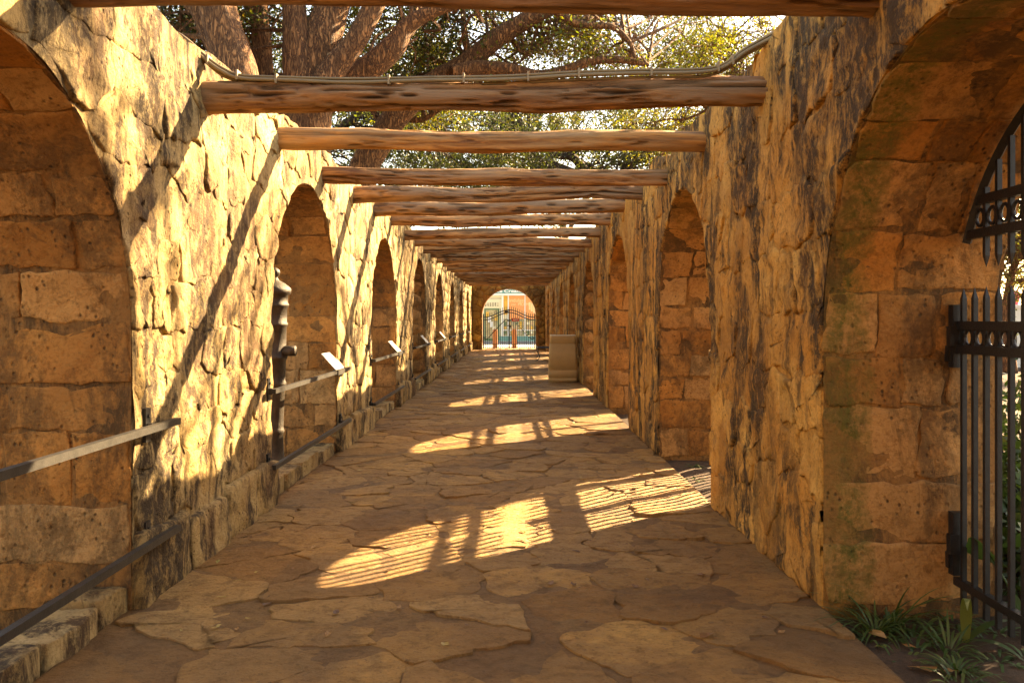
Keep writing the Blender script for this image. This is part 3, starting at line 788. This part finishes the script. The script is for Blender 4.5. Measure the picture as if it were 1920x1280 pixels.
m = MB(); m.box(gc-.22, gc-.04, gy-.04, gy-.02, 1.79, 1.88); m.build('lock_or_shadow_plate', M['iron'], eg)  # the far gate's own lock plate
m = MB(); m.box(gc+.13, gc+.48, gy-.05, gy-.03, 1.36, 1.52); sg = m.build('red_notice', M['red'], eg)
for z, w in ((1.462, .12), (1.415, .10)):
    m = MB(); m.box(gc+.305-w, gc+.305+w, gy-.056, gy-.051, z-.012, z+.012); m.build('notice_line', M['letter'], sg)
for k, (x, lab) in enumerate(((-.85, 'left of the two reddish stone bollards behind the far gate'), (.12, 'right of the two reddish stone bollards behind the far gate'))):
    bo = thing('bollard', (x, 43.1, 0), lab, 'bollard', 'stone bollards behind the far gate')
    m = MB(); m.box(x-.12, x+.12, 42.98, 43.22, -.1, .93); m.build('shaft', M['bollard'], bo)
    m = MB(); m.box(x-.08, x+.08, 43.02, 43.18, .93, .98); m.build('cap', M['bollard'], bo)
sb = thing('shop_building', (0, 57, 0), 'cream painted shop with teal sign and orange window posters seen through the far arch', 'shop')
SY = 56.0
def fp(name, px0, px1, py0, py1, d0, d1, mat, par=sb):
    a = PX(px0, py1, SY); c = PX(px1, py0, SY); m = MB(); m.box(a.x, c.x, SY-d1, SY-d0, a.z, c.z); return m.build(name, M[mat], par)
m = MB(); m.box(-14, 14, SY, SY+9, -.1, 4.2); m.build('wall', M['cream'], sb)
m = MB(); m.box(-14.2, 14.2, SY-.15, SY+9.1, 4.2, 4.4); m.build('roof', M['roof'], sb)
sgn = fp('sign_board', 880, 1030, 530, 550.5, .0, .14, 'teal')
m = text_obj('sign_lettering', 'Ice Cream', .28, (0, 0, 0), Matrix.Rotation(PI/2, 3, 'X').to_euler(), M['letter'], sgn, .01, 'RIGHT', .006)
m.data.transform(Matrix.Diagonal((1.45, 1, 1, 1)))
m.data.transform(Matrix.Translation((PX(977.5, 0, SY).x, SY-.155, PX(0, 548.3, SY).z)))
fp('cornice', 878, 1032, 550.5, 554, .0, .24, 'white')
fp('pilaster', 940.5, 944, 554, 630, .0, .10, 'white'); fp('pilaster', 952, 954, 554, 630, .003, .09, 'white'); fp('pilaster', 983.5, 985, 554, 630, .003, .08, 'white')
fp('ochre_panel', 944, 952, 554, 590, .0, .03, 'ochre')
for a_, b_, t_ in ((954, 983.5, 0), (985, 1013, 1)):
    p = fp('poster', a_, b_, 554, 598, .0, .04, 'orange')
    if t_ == 0:
        for body, sz, px, py in (('indulge', .34, 968.5, 566), ('your', .17, 963, 572), ('MO', .27, 977, 573)):
            t = text_obj('poster_lettering', body, sz, (0, 0, 0), Matrix.Rotation(PI/2, 3, 'X').to_euler(), M['letter_cream'], p, .003)
            t.data.transform(Matrix.Translation((PX(px, 0, SY).x, SY-.045, PX(0, py, SY).z)))
    else:
        t = text_obj('poster_lettering', 'MENT', .27, (0, 0, 0), Matrix.Rotation(PI/2, 3, 'X').to_euler(), M['letter_cream'], p, .003)
        t.data.transform(Matrix.Translation((PX(996, 0, SY).x, SY-.045, PX(0, 573, SY).z)))
        for q in range(4):
            m = MB(); c = PX(993+q*4, 575+q*3, SY); m.box(c.x-.05, c.x+.06, SY-.05, SY-.041, c.z-.2, c.z+.3); m.build('poster_motif', M['letter_cream'], p)
w = fp('display_window', 944, 1013, 598, 629, .0, .03, 'glass')
for q in range(9):
    for zz in range(3):
        m = MB(); c = PX(947+q*7.2, 605+zz*8.5, SY); hh = R.uniform(.1, .22); m.box(c.x-.08, c.x+.08, SY-.05, SY-.031, c.z-hh, c.z+hh*.4); m.build('display_goods', M[R.choice(['shelf', 'plaque_photo', 'ochre', 'cream', 'green_frame'])], w)
fp('window_sill', 944, 1013, 618, 619.5, .05, .09, 'white', w)
fp('base_panel', 936.8, 1040, 630, 641.5, .0, .08, 'teal'); fp('base_panel', 870, 907.8, 630, 641.5, .0, .08, 'teal')
dr = fp('door', 908, 936.5, 578, 641.5, .0, .05, 'green_frame'); fp('door_glass', 911, 933, 581, 634, .05, .06, 'glass', dr)
for q in range(5): m = MB(); c = PX(914+q*4, 588+q*9 % 30, SY); m.box(c.x-.09, c.x+.09, SY-.07, SY-.061, c.z-.25, c.z+.12); m.build('door_poster', M[R.choice(['cream', 'white', 'ochre'])], dr)
tr_ = fp('transom', 908, 936.5, 566, 575.5, .0, .05, 'cream')
for q in range(6): c = PX(910.5+q*4.6, 570.7, SY); m = MB(); m.box(c.x-.055, c.x+.055, SY-.058, SY-.051, c.z-.12, c.z+.12); m.build('transom_pane', M['shelf'], tr_)
fp('awning_bar', 905, 942, 559, 560, .0, .05, 'roof')
# pavement in front of the shop
sheet('pavement', -14, 14, 53.8, 55.99, .02, 'street')

# ------------------------------------------------------------ vegetation
def leaves_mesh(C, L, W, tintv, up=.4):
    n = len(C); a = NR.normal(size=(n, 3)); a /= np.linalg.norm(a, axis=1)[:, None]
    q = NR.normal(size=(n, 3)); q[:, 2] += up; b = np.cross(a, q); b /= np.linalg.norm(b, axis=1)[:, None]+1e-9
    L = L*NR.uniform(.6, 1.3, n)[:, None]; W = W*NR.uniform(.7, 1.2, n)[:, None]
    V = np.stack([C-a*L/2, C-b*W/2+a*L*.05, C+a*L/2, C+b*W/2+a*L*.05], 1).reshape(-1, 3)
    me = bpy.data.meshes.new('foliage'); me.vertices.add(4*n); me.vertices.foreach_set('co', V.ravel())
    me.loops.add(4*n); me.loops.foreach_set('vertex_index', np.arange(4*n, dtype=np.int32))
    me.polygons.add(n); me.polygons.foreach_set('loop_start', np.arange(0, 4*n, 4, dtype=np.int32)); me.polygons.foreach_set('loop_total', np.full(n, 4, dtype=np.int32))
    t = np.ones((4*n, 4), 'f'); t[:, 0] = np.repeat(tintv, 4); at = me.color_attributes.new('tint', 'FLOAT_COLOR', 'POINT'); at.data.foreach_set('color', t.ravel())
    me.update(calc_edges=True); return me
def limb(mb, pts, rads, n=14):
    P = spline([Vector(p) for p in pts], 6); rr = []
    for i in range(len(rads)-1):
        for k in range(6): rr.append(rads[i]+(rads[i+1]-rads[i])*k/6)
    rr.append(rads[-1]); mb.tube(P, rr, n); return P, rr
SH = []
def tree(label, base, limbs, blobs, leafmat='leaf', bark='bark', L=.10, W=.045, per=135, group='trees beyond the walkway', kind='oak_tree', twigs=5, bright=.3):
    root = thing(kind, base, label, 'tree', group)
    nodes = []
    for i, (pts, rads) in enumerate(limbs):
        m = MB(); P, rr = limb(m, pts, rads); 
        # lumpy bark surface
        m.V = [tuple(Vector(v)+Vector((noise.noise(Vector(v)*2.3), noise.noise(Vector(v)*2.3+Vector((9, 0, 0))), 0))*.06*max(rads)) for v in m.V]
        m.build('trunk' if i == 0 else 'limb', M[bark], root, True); nodes += P[len(P)//3:]
    tw = MB(); C = []; T = []
    for (c, rad, num) in blobs:
        c = Vector(c)
        for _ in range(int(num*1.5)):
            while True:
                p = Vector((R.uniform(-1, 1), R.uniform(-1, 1), R.uniform(-1, 1)))
                if .25 < p.length < 1: break
            cc = Vector((c.x+p.x*rad[0], c.y+p.y*rad[1], c.z+p.z*rad[2]))
            near = min((nodes[R.randrange(len(nodes))] for _ in range(6)), key=lambda q: (q-cc).length)
            mid = (near+cc)/2+Vector((R.uniform(-.5, .5), R.uniform(-.5, .5), R.uniform(-.1, .7)))
            r0 = R.uniform(.018, .045)
            if R.random() < .55: tw.tube(spline([near, near.lerp(mid, .5)+Vector((R.uniform(-.3, .3), R.uniform(-.2, .2), R.uniform(-.2, .3))), mid, mid.lerp(cc, .5)+Vector((R.uniform(-.3, .3), 0, R.uniform(-.3, .2))), cc], 3), [r0*(1-.85*q/12) for q in range(13)], 4, False)
            for _ in range(twigs):
                d = Vector((R.gauss(0, 1), R.gauss(0, 1), R.gauss(-.1, .7))).normalized()*R.uniform(.3, .9)
                k = cc+d*.5+Vector((R.uniform(-.12, .12), 0, R.uniform(-.12, .12))); tw.tube([cc, k, cc+d], [.011, .007, .003], 3, False)
            sz = R.uniform(.35, .75); bt = R.random(); n = int(per*R.uniform(.5, 1.4))
            Q = NR.normal(size=(n, 3))*np.array([sz, sz, sz*.6])*.62+np.array(cc); C.append(Q)
            T.append(np.clip(NR.normal(bright+.08+.35*bt, .17, n), 0, 1))
    me = leaves_mesh(np.concatenate(C), L, W, np.concatenate(T)); me.materials.append(M[leafmat])
    o = link('crown', me, root); o['kind'] = 'stuff'
    o = tw.build('twigs', M['bark' if bark == 'bark' else 'bark_dark'], root, False); o['kind'] = 'stuff'
def L3(pts, Y): # (px, py, width_px) at depth Y
    return [PX(a, b, Y) for a, b, w in pts], [.88*w/2*Y/1600 for a, b, w in pts]
Y = 15.0
b1 = Vector((-3.75, Y, -.1))
tree('broad oak with many thick stems rising behind the second beam', b1, [
    L3([(560, 780, 150), (568, 420, 122), (572, 240, 108), (585, 150, 104), (600, 80, 92), (622, 20, 70), (650, -60, 60), (680, -160, 45)], Y),
    L3([(565, 200, 70), (556, 110, 60), (552, 30, 52), (545, -60, 46), (530, -160, 34)], Y-.3),
    L3([(590, 190, 70), (625, 130, 52), (665, 80, 48), (697, 20, 44), (740, -50, 38), (800, -110, 30)], Y-.35),
    L3([(560, 260, 60), (600, 200, 58), (655, 155, 56), (705, 118, 56), (740, 85, 52), (762, 52, 36), (810, 22, 30), (880, 0, 22), (960, -20, 14)], Y+.4),
    L3([(545, 300, 60), (500, 170, 42), (492, 90, 40), (484, 20, 38), (476, -60, 34), (460, -150, 24)], Y+.6)],
    [((-5.5, 17.5, 9.6), (4.0, 2.5, 2.6), 80), ((-2.0, 17.5, 9.8), (3.2, 2.2, 2.3), 50), ((-7.5, 16, 7.0), (2.2, 3, 2.6), 40), ((-2.2, 18.5, 7.6), (1.5, 1.5, 1.0), 22)], L=.11, W=.05, bright=.3, leafmat='leaf')
Y = 13.0
tree('thick leaning double trunk just behind the left wall top', (-4.2, Y, -.1), [
    L3([(500, 900, 110), (480, 400, 95), (458, 200, 88), (440, 120, 84), (415, 40, 80), (392, -40, 74), (360, -150, 60)], Y),
    L3([(455, 210, 55), (412, 100, 48), (378, 20, 46), (340, -70, 40), (300, -150, 30)], Y+.5)],
    [((-6.5, 15, 8.2), (2.8, 2.5, 2.4), 60), ((-7.0, 19, 6.5), (3, 3, 3), 60)], L=.10, W=.05, bright=.2)
Y = 18.5
tree('leaning oak whose trunk crosses behind the beams to the upper right', (-3.6, Y, -.1), [
    L3([(640, 900, 90), (655, 450, 78), (680, 325, 66), (705, 275, 60), (745, 215, 56), (800, 165, 50), (870, 122, 46), (925, 78, 42), (985, 40, 36), (1060, 0, 30), (1150, -50, 22)], Y),
    L3([(850, 140, 40), (900, 128, 34), (960, 132, 28), (1010, 142, 24), (1060, 132, 22), (1110, 115, 20), (1160, 112, 16), (1215, 122, 10)], Y-.3),
    L3([(880, 110, 20), (872, 70, 14), (868, 20, 11), (866, -30, 8)], Y),
    L3([(1040, 20, 18), (1075, 42, 17), (1110, 48, 15), (1150, 52, 13), (1180, 80, 10), (1190, 110, 6)], Y-.5),
    L3([(900, 90, 16), (955, 75, 13), (985, 100, 10), (1030, 70, 9), (1060, 60, 6)], Y+.4),
    L3([(745, 215, 20), (790, 225, 12), (850, 190, 9), (900, 185, 6)], Y+1)],
    [((-.5, 21.5, 9.2), (3.6, 2.2, 2.4), 85), ((3.5, 22.5, 9.8), (3.0, 2.2, 2.2), 70), ((-2.8, 21, 7.2), (1.8, 1.8, 1.2), 30), ((1.5, 19.5, 7.2), (2.6, 1.6, 1.0), 26)], L=.10, W=.045, bright=.5, leafmat='leaf_bright', twigs=9)
Y = 32
tree('dark spreading oak in the distance behind the left wall', (-8, Y, -.1), [
    L3([(560, 680, 40), (570, 420, 34), (600, 300, 28), (640, 240, 22), (700, 200, 14)], Y), L3([(575, 380, 22), (520, 260, 18), (470, 180, 12)], Y)],
    [((-7, 32, 9), (5.5, 3, 4.5), 130), ((-2.5, 34, 7.6), (4, 3, 3.0), 90), ((-12, 28, 9), (4, 3, 5), 60)], bark='bark_dark', L=.15, W=.07, per=80, bright=.15)
Y = 38
tree('dark forked oak behind the right wall seen between the beams', (6.2, Y+.0, -.1), [
    L3([(1222, 680, 46), (1200, 480, 40), (1120, 360, 34), (1050, 320, 30), (1000, 300, 24), (975, 235, 22), (962, 205, 14)], Y),
    L3([(1130, 370, 22), (1080, 300, 18), (1040, 290, 13), (1000, 250, 10), (990, 210, 8)], Y),
    L3([(1190, 450, 30), (1170, 330, 22), (1190, 290, 18), (1160, 250, 10)], Y),
    L3([(1180, 440, 26), (1120, 330, 20), (1080, 300, 16), (1060, 260, 10)], Y+1)],
    [((2, 38, 8.6), (5.5, 3, 3.2), 120), ((8, 36, 9.5), (4.0, 3, 4.2), 95), ((-3, 40, 10.5), (4, 3, 3.5), 60)], bark='bark_dark', L=.17, W=.08, per=75, bright=.32)
tree('yellowing tree over the right wall near the cable end', (8.2, 27, -.1), [
    ([(8.2, 27, -.1), (8.4, 27, 3), (8.0, 27, 6), (7.4, 26.8, 8), (6.6, 26.5, 10)], [.3, .26, .2, .14, .06]),
    ([(8.0, 27, 6), (6.6, 26.5, 7.6), (5.2, 26, 8.4)], [.12, .08, .03]), ([(8.2, 27, 5), (9.6, 27, 7.6), (10.4, 27, 9.6)], [.14, .10, .04])],
    [((7.6, 26.5, 9.6), (3.4, 2.2, 2.6), 120), ((5.2, 27, 8.2), (2.2, 1.8, 1.8), 40)], leafmat='leaf_bright', L=.085, W=.035, per=100, bright=.75, twigs=12)
tree('far street tree above the end of the walkway', (4.6, 68, -.1), [
    ([(4.6, 68, -.1), (4.5, 68, 5), (4.0, 68, 9), (2, 68, 13)], [.4, .33, .27, .1]), ([(4.2, 68, 8), (6.5, 68, 12), (8, 68, 16)], [.2, .13, .05])],
    [((1, 68, 15), (10, 3, 6.0), 150), ((-12, 68, 15.5), (8, 3, 6), 80), ((13, 68, 15), (7, 3, 6), 70)], bark='bark_dark', L=.32, W=.16, per=60, bright=.4)
# right garden
tree('small dense tree in the right garden just outside the near gate', (6.6, 7.8, -.1), [([(6.6, 7.8, -.1), (6.5, 7.8, 1.4), (6.4, 7.7, 2.6)], [.12, .09, .05])],
    [((6.4, 7.6, 3.2), (1.9, 2.0, 1.4), 80)], L=.11, W=.06, per=90, group='trees in the right garden')
tree('slender tree with an open airy crown in the right garden', (7.6, 13.5, -.1), [([(7.6, 13.5, -.1), (7.5, 13.4, 3), (7.2, 13.3, 6), (6.8, 13.2, 8)], [.14, .11, .08, .03]), ([(7.3, 13.3, 5.5), (6.9, 12.2, 7.6), (6.6, 11.3, 9.2), (6.7, 10.9, 10.4)], [.07, .05, .04, .015]), ([(7.2, 13.3, 6), (6.9, 12.7, 7.4), (6.3, 11.9, 8.6), (6.1, 11.2, 9.6)], [.06, .045, .03, .012]), ([(7.0, 13.3, 7), (7.4, 14.6, 8.6), (7.2, 15.6, 10)], [.05, .035, .012])],
    [((7.0, 12.8, 8.4), (2.4, 2.8, 1.6), 6), ((6.5, 11.0, 9.3), (.9, .8, .6), 5), ((7.6, 15.5, 8.6), (2.0, 2.0, 1.6), 3)], L=.11, W=.055, per=55, group='trees in the right garden')
tree('brown leaved bushy tree far beyond the right gate', (14.6, 25, -.1), [([(14.6, 25, -.1), (14.5, 25, 1.8), (14.8, 25, 3.6)], [.2, .15, .05])],
    [((14.8, 25, 4.0), (2.6, 2.0, 2.0), 90)], L=.12, W=.06, per=90, bright=.75, group='trees in the right garden')
tree('unseen tall thin tree added along the right garden to dapple the far wall and path', (8.8, 22, -.1), [([(8.8, 22, -.1), (8.7, 22, 4), (8.5, 21.6, 7), (8.4, 21.5, 10)], [.2, .16, .1, .04]), ([(8.6, 22, 6), (8.3, 19.5, 8.6), (8.2, 17.5, 10.2)], [.09, .06, .02]), ([(8.6, 22, 6.5), (8.4, 24.5, 9), (8.4, 27, 10.5)], [.09, .06, .02])],
    [((8.4, 22, 10.2), (1.8, 6.0, 1.8), 22), ((8.0, 28, 6.3), (1.6, 8.0, 1.2), 36)], L=.11, W=.055, per=50, group='trees in the right garden')  # unseen tree added to dapple the far wall and thin the sun bands
tree('unseen oak canopy added behind the camera to dim the near walkway', (-5.5, -4, -.1), [([(-5.5, -4, -.1), (-5.4, -4, 2), (-4.8, -4, 4), (-3, -4, 6)], [.5, .42, .34, .15]), ([(-5.2, -4, 3), (-5, -1.5, 5), (-4, 0, 6.3)], [.25, .18, .08])],
    [((-1.5, -5, 6.8), (6, 6, 1.5), 110)], L=.2, W=.11, per=80)  # unseen canopy added to keep skylight off the near walkway
for x, y, z, r, lab in ((3.3, 5.5, .25, .45, 'leafy green bush behind the pickets of the near right gate'), (4.1, 6.7, .35, .55, 'taller leafy bush farther behind the near right gate'), (3.1, 4.6, .1, .35, 'low dark leafy bush on the soil outside the near right gate')):
    SH.append((lab, (x, y, z), (r, r, r)))
# garden wall, fence and planter beyond the right gate
gw = thing('white_garden_wall', (17, 28, 0), 'low white rendered wall beyond the right gate', 'wall')
m = MB(); m.box(13, 26, 28, 28.3, -.1, 1.85); m.build('wall_panel', M['white'], gw); m = MB(); m.box(12.95, 26.05, 27.95, 28.35, 1.85, 1.95); m.build('coping', M['white'], gw)
gf = thing('low_iron_fence', (17, 26.5, 0), 'low dark iron fence in front of the white wall', 'fence')
m = MB()
for k in range(90): m.box(13+k*.14, 13.02+k*.14, 26.5, 26.52, -.1, 1.42)
o = m.build('fence_bars', M['iron'], gf); o['kind'] = 'stuff'
m = MB(); m.box(13, 25.6, 26.49, 26.53, 1.36, 1.40); m.build('fence_rail', M['iron'], gf)
for x, c, lab in ((16.6, 'pink', 'small pink flower pot on the white garden wall'), (17.2, 'orange', 'small orange flower pot on the white garden wall')):
    p = thing('flower_pot', (x, 28.15, 1.95), lab, 'flower pot'); m = MB(); lathe(m, x, 28.15, [(.09, 1.95), (.13, 2.16), (.14, 2.18), (.10, 2.18)], 12); m.build('pot', M[c], p); m = MB(); lathe(m, x, 28.15, [(.05, 2.16), (.2, 2.24), (.22, 2.33), (.12, 2.42)], 9); m.build('flowers', M[c], p)

def blade(mb, base, dirv, L, w, droop, seg=6, t=.4, lean=0):
    d = Vector(dirv).normalized(); side = d.cross(Vector((0, 0, 1)))
    side = side.normalized() if side.length > .05 else Vector((1, 0, 0)); p = Vector(base); V = []; F = []
    for i in range(seg+1):
        f = i/seg; ww = w*(1-f**2.2)*(.5+1.6*f if f < .35 else 1.06); V += [p-side*ww, p+side*ww]
        d = (d+Vector((0, 0, -droop/seg))).normalized(); p = p+d*(L/seg)
    for i in range(seg): F.append((2*i, 2*i+1, 2*i+3, 2*i+2))
    mb.add(V, F, (t, 0, 0))
def tuft(name, label, loc, n, L, w, droop, mat='plant', group=None, cat='plant', up=1.2, seg=6):
    m = MB(); root = thing(name, loc, label, cat, group)
    for _ in range(n):
        a = R.uniform(0, 2*PI); rr = R.uniform(0, .08)
        blade(m, (loc[0]+rr*math.cos(a), loc[1]+rr*math.sin(a), loc[2]), (math.cos(a), math.sin(a), up*R.uniform(.5, 1.8)), L*R.uniform(.5, 1.2), w, droop*R.uniform(.6, 1.3), seg, R.uniform(.1, .9))
    m.build('leaves', M[mat], root, True, True)
tuft('grass_clump', 'green grass clump at the foot of the near right pier', (1.80, 4.22, -.05), 70, .26, .006, 1.6, group='grass clumps by the right arch')
tuft('grass_clump', 'tall thin grass clump behind the first one at the right pier', (1.93, 4.34, -.05), 34, .42, .006, 1.2, group='grass clumps by the right arch')
tuft('grass_clump', 'low grass clump at the bottom right corner beside the path', (1.95, 3.75, -.05), 60, .16, .006, 1.8, group='grass clumps by the right arch')
tuft('grass_clump', 'sparse grass clump between the path edge and the near gate', (2.05, 4.0, -.05), 30, .2, .007, 1.4, group='grass clumps by the right arch')
tuft('yucca', 'spiky green yucca behind the pickets of the right gate', (3.5, 6.0, -.08), 60, 1.1, .02, .5, group='spiky plants beyond the right gate', up=1.0)
tuft('yucca', 'lower spiky yucca nearer the right gate', (3.25, 5.2, -.08), 45, .7, .018, .7, group='spiky plants beyond the right gate', up=.9)
tuft('yucca', 'spiky yucca farther back in the right garden', (5.4, 8.4, -.08), 60, 1.0, .02, .6, group='spiky plants beyond the right gate', up=.9)
for q in range(14):
    wx, wy = [(1.72, 4.1), (1.86, 3.95), (2.2, 3.85), (1.9, 3.6), (2.1, 4.3), (2.35, 3.9), (2.02, 3.5), (1.95, 4.15), (2.25, 4.35), (1.78, 3.86), (2.4, 4.2), (1.74, 8.2), (1.9, 8.9), (2.15, 3.62)][q]
    tuft('weed', 'small weed growing on the soil beside the path', (wx, wy, -.05), R.randint(10, 26), R.uniform(.08, .2), .008, 1.8, group='weeds beside the path', cat='weed', up=.8)
sp = thing('strap_leaf_plant', (2.17, 4.08, -.05), 'broad drooping strap leaf plant at the foot of the right gate', 'plant')
for d, L, w, dr, t in (((-.15, -.1, 1.6), .42, .028, 3.4, .95), ((.6, .1, .9), .34, .026, 1.4, .3), ((.5, -.7, .8), .30, .024, 1.6, .2), ((.2, .9, .8), .3, .022, 1.6, .3)):
    m = MB(); blade(m, (2.17, 4.08, -.05), (d[0]+.1, d[1], d[2]), L, w, dr, 10, t); m.build('leaf', M['plant'], sp, True, True)
el = thing('broad_leaf_plant', (2.48, 4.1, -.06), 'dark broad leaf plant growing through the pickets of the right gate', 'plant')
for k, (x, y, z, s_, az) in enumerate([(2.34, 4.22, .36, .12, .3), (2.55, 4.25, .42, .11, 1.6), (2.6, 4.0, .25, .13, 2.6), (2.5, 3.9, .16, .11, 4.0), (2.72, 4.3, .30, .12, 5.0), (2.8, 4.1, .5, .13, .8)]):
    m = MB(); n = 14; V = [(0, 0, 0)]
    for q in range(n):
        a = 2*PI*q/n; rr = s_*(1+.25*math.cos(a)-.12*math.cos(3*a)); V.append((rr*math.cos(a), .85*rr*math.sin(a), -.25*rr*math.sin(a)**2))
    mt = Matrix.Translation((x, y, z)) @ Matrix.Rotation(az, 4, 'Z') @ Matrix.Rotation(.7, 4, 'Y')
    m.add([mt @ Vector(v) for v in V], [(0, 1+q, 1+(q+1) % n) for q in range(n)], (.25+.1*k, 0, 0)); lf = m.build('leaf', M['plant'], el, True, True)
    m = MB(); m.tube([(2.48, 4.1, -.06), ((x+2.48)/2, (y+4.1)/2, z*.6), (x, y, z)], .006, 5); m.build('stem', M['plant'], lf, True, True)
# hedges outside both walls so that the gardens go on beside the walkway
def shrub(label, c, rad, num, mat='leaf', group='shrubs along the walls'):
    root = thing('shrub', (c[0], c[1], -.1), label, 'shrub', group); C = []; T = []
    m = MB()
    for _ in range(num):
        p = Vector((R.gauss(0, .5), R.gauss(0, .5), R.uniform(-.8, .9))); cc = np.array((c[0]+p.x*rad[0], c[1]+p.y*rad[1], c[2]+p.z*rad[2]))
        C.append(NR.normal(size=(60, 3))*.16+cc); T.append(np.clip(NR.normal(.3+.3*R.random(), .15, 60), 0, 1)); m.tube([(c[0]+R.uniform(-.1, .1), c[1], -.1), Vector(cc)], [.02, .005], 4)
    me = leaves_mesh(np.concatenate(C), .09, .045, np.concatenate(T)); me.materials.append(M[mat]); o = link('foliage', me, root); o['kind'] = 'stuff'
    m.build('stems', M['bark_dark'], root)
for k, (x, y) in enumerate([(5.2, 11), (6.5, 14.5), (5.8, 18), (7.5, 9.5)]):
    shrub(['round green shrub in the right garden nearest the gates', 'second green shrub along the right garden', 'farthest green shrub in the right garden', 'outermost green shrub in the right garden'][k], (x, y, .6), (.8, .8, .7), 40, group='shrubs in the right garden')
for lab, c, r in SH: shrub(lab, c, r, 34, 'plant', 'bushes outside the near right gate')
for k, (x, y) in enumerate([(-5.0, 4), (-5.5, 9), (-5.2, 12), (-5.6, 20)]):
    shrub(['dark shrub outside the nearest left arch', 'dark shrub outside the second left arch', 'dark shrub outside the third left arch', 'dark shrub outside the fourth left arch'][k], (x, y, .6), (.8, .9, .7), 40, group='shrubs in the left garden')

# ------------------------------------------------------------ fallen leaves
def fallen(x, y, z, s, label, group, t, az):
    m = MB(); n = 9; V = [(0, 0, .1*s)]
    for q in range(n):
        a = 2*PI*q/n; rr = s*(.7+.45*R.random())*(1.5 if q in (0,) else 1); V.append((rr*math.cos(a), .55*rr*math.sin(a), s*R.uniform(0, .38)))
    mt = Matrix.Translation((x, y, z)) @ Matrix.Rotation(az, 4, 'Z')
    m.add([mt @ Vector(v) for v in V], [(0, 1+q, 1+(q+1) % n) for q in range(n)], (t, 0, 0))
    o = m.build('fallen_leaf', M['dry_leaf'], None, False, True); tag(o, label, 'leaf', group)
def gpt(px, py, z=0):
    Y_ = 1600*(1.5-z)/(py-597); return ((px-960)*Y_/1600, Y_)
named = [(690, 910, .035, .6, 'curled orange dry leaf on the path left of the sun patch'), (1327, 1195, .045, .3, 'brown curled leaf at the bottom right of the path'),
    (588, 1028, .03, .7, 'pale orange leaf on the path beside the left pier'), (497, 1125, .025, .05, 'small dark leaf on the path near the left kerb'),
    (408, 1055, .028, .95, 'small yellow green leaf near the left wall base'), (1100, 1170, .02, .1, 'dark leaf in the middle of the near path')]
for px, py, s, t, lab in named:
    x, y = gpt(px, py); fallen(x, y, .008, s, lab, None, t, R.uniform(0, 6))
for px, py, s, t, lab in [(1640, 1188, .05, .75, 'pale dry leaf on the dark soil below the grass clump'), (1735, 1255, .05, .6, 'orange dry leaf on the soil at the bottom right corner'), (1780, 1258, .03, .7, 'small tan leaf on the soil beside the orange one'), (1655, 1212, .025, .97, 'small yellow leaf on the dark soil')]:
    x, y = gpt(px, py, -.03); fallen(x, y, -.03, s, lab, None, t, R.uniform(0, 6))
for k in range(130):
    py = 690+R.random()**1.2*520; px = 960+R.uniform(-1.15, .95)*(py-597); x, y = gpt(px, py)
    if not (-1.9 < x < 1.55): continue
    fallen(x, y, .006, R.uniform(.012, .03), 'tiny dry leaf lying on the flagstone path', 'tiny dry leaves scattered over the path', R.choice([.05, .1, .3, .6, .9]), R.uniform(0, 6))
for k in range(40):
    x, y = R.uniform(1.75, 3.6), R.uniform(3.4, 8.5)
    if 4.4 < y < 6.9 and x < 2.55: continue
    fallen(x, y, -.03, R.uniform(.02, .04), 'dry leaf lying on the dark garden soil', 'dry leaves scattered over the garden soil', R.uniform(.1, .9), R.uniform(0, 6))
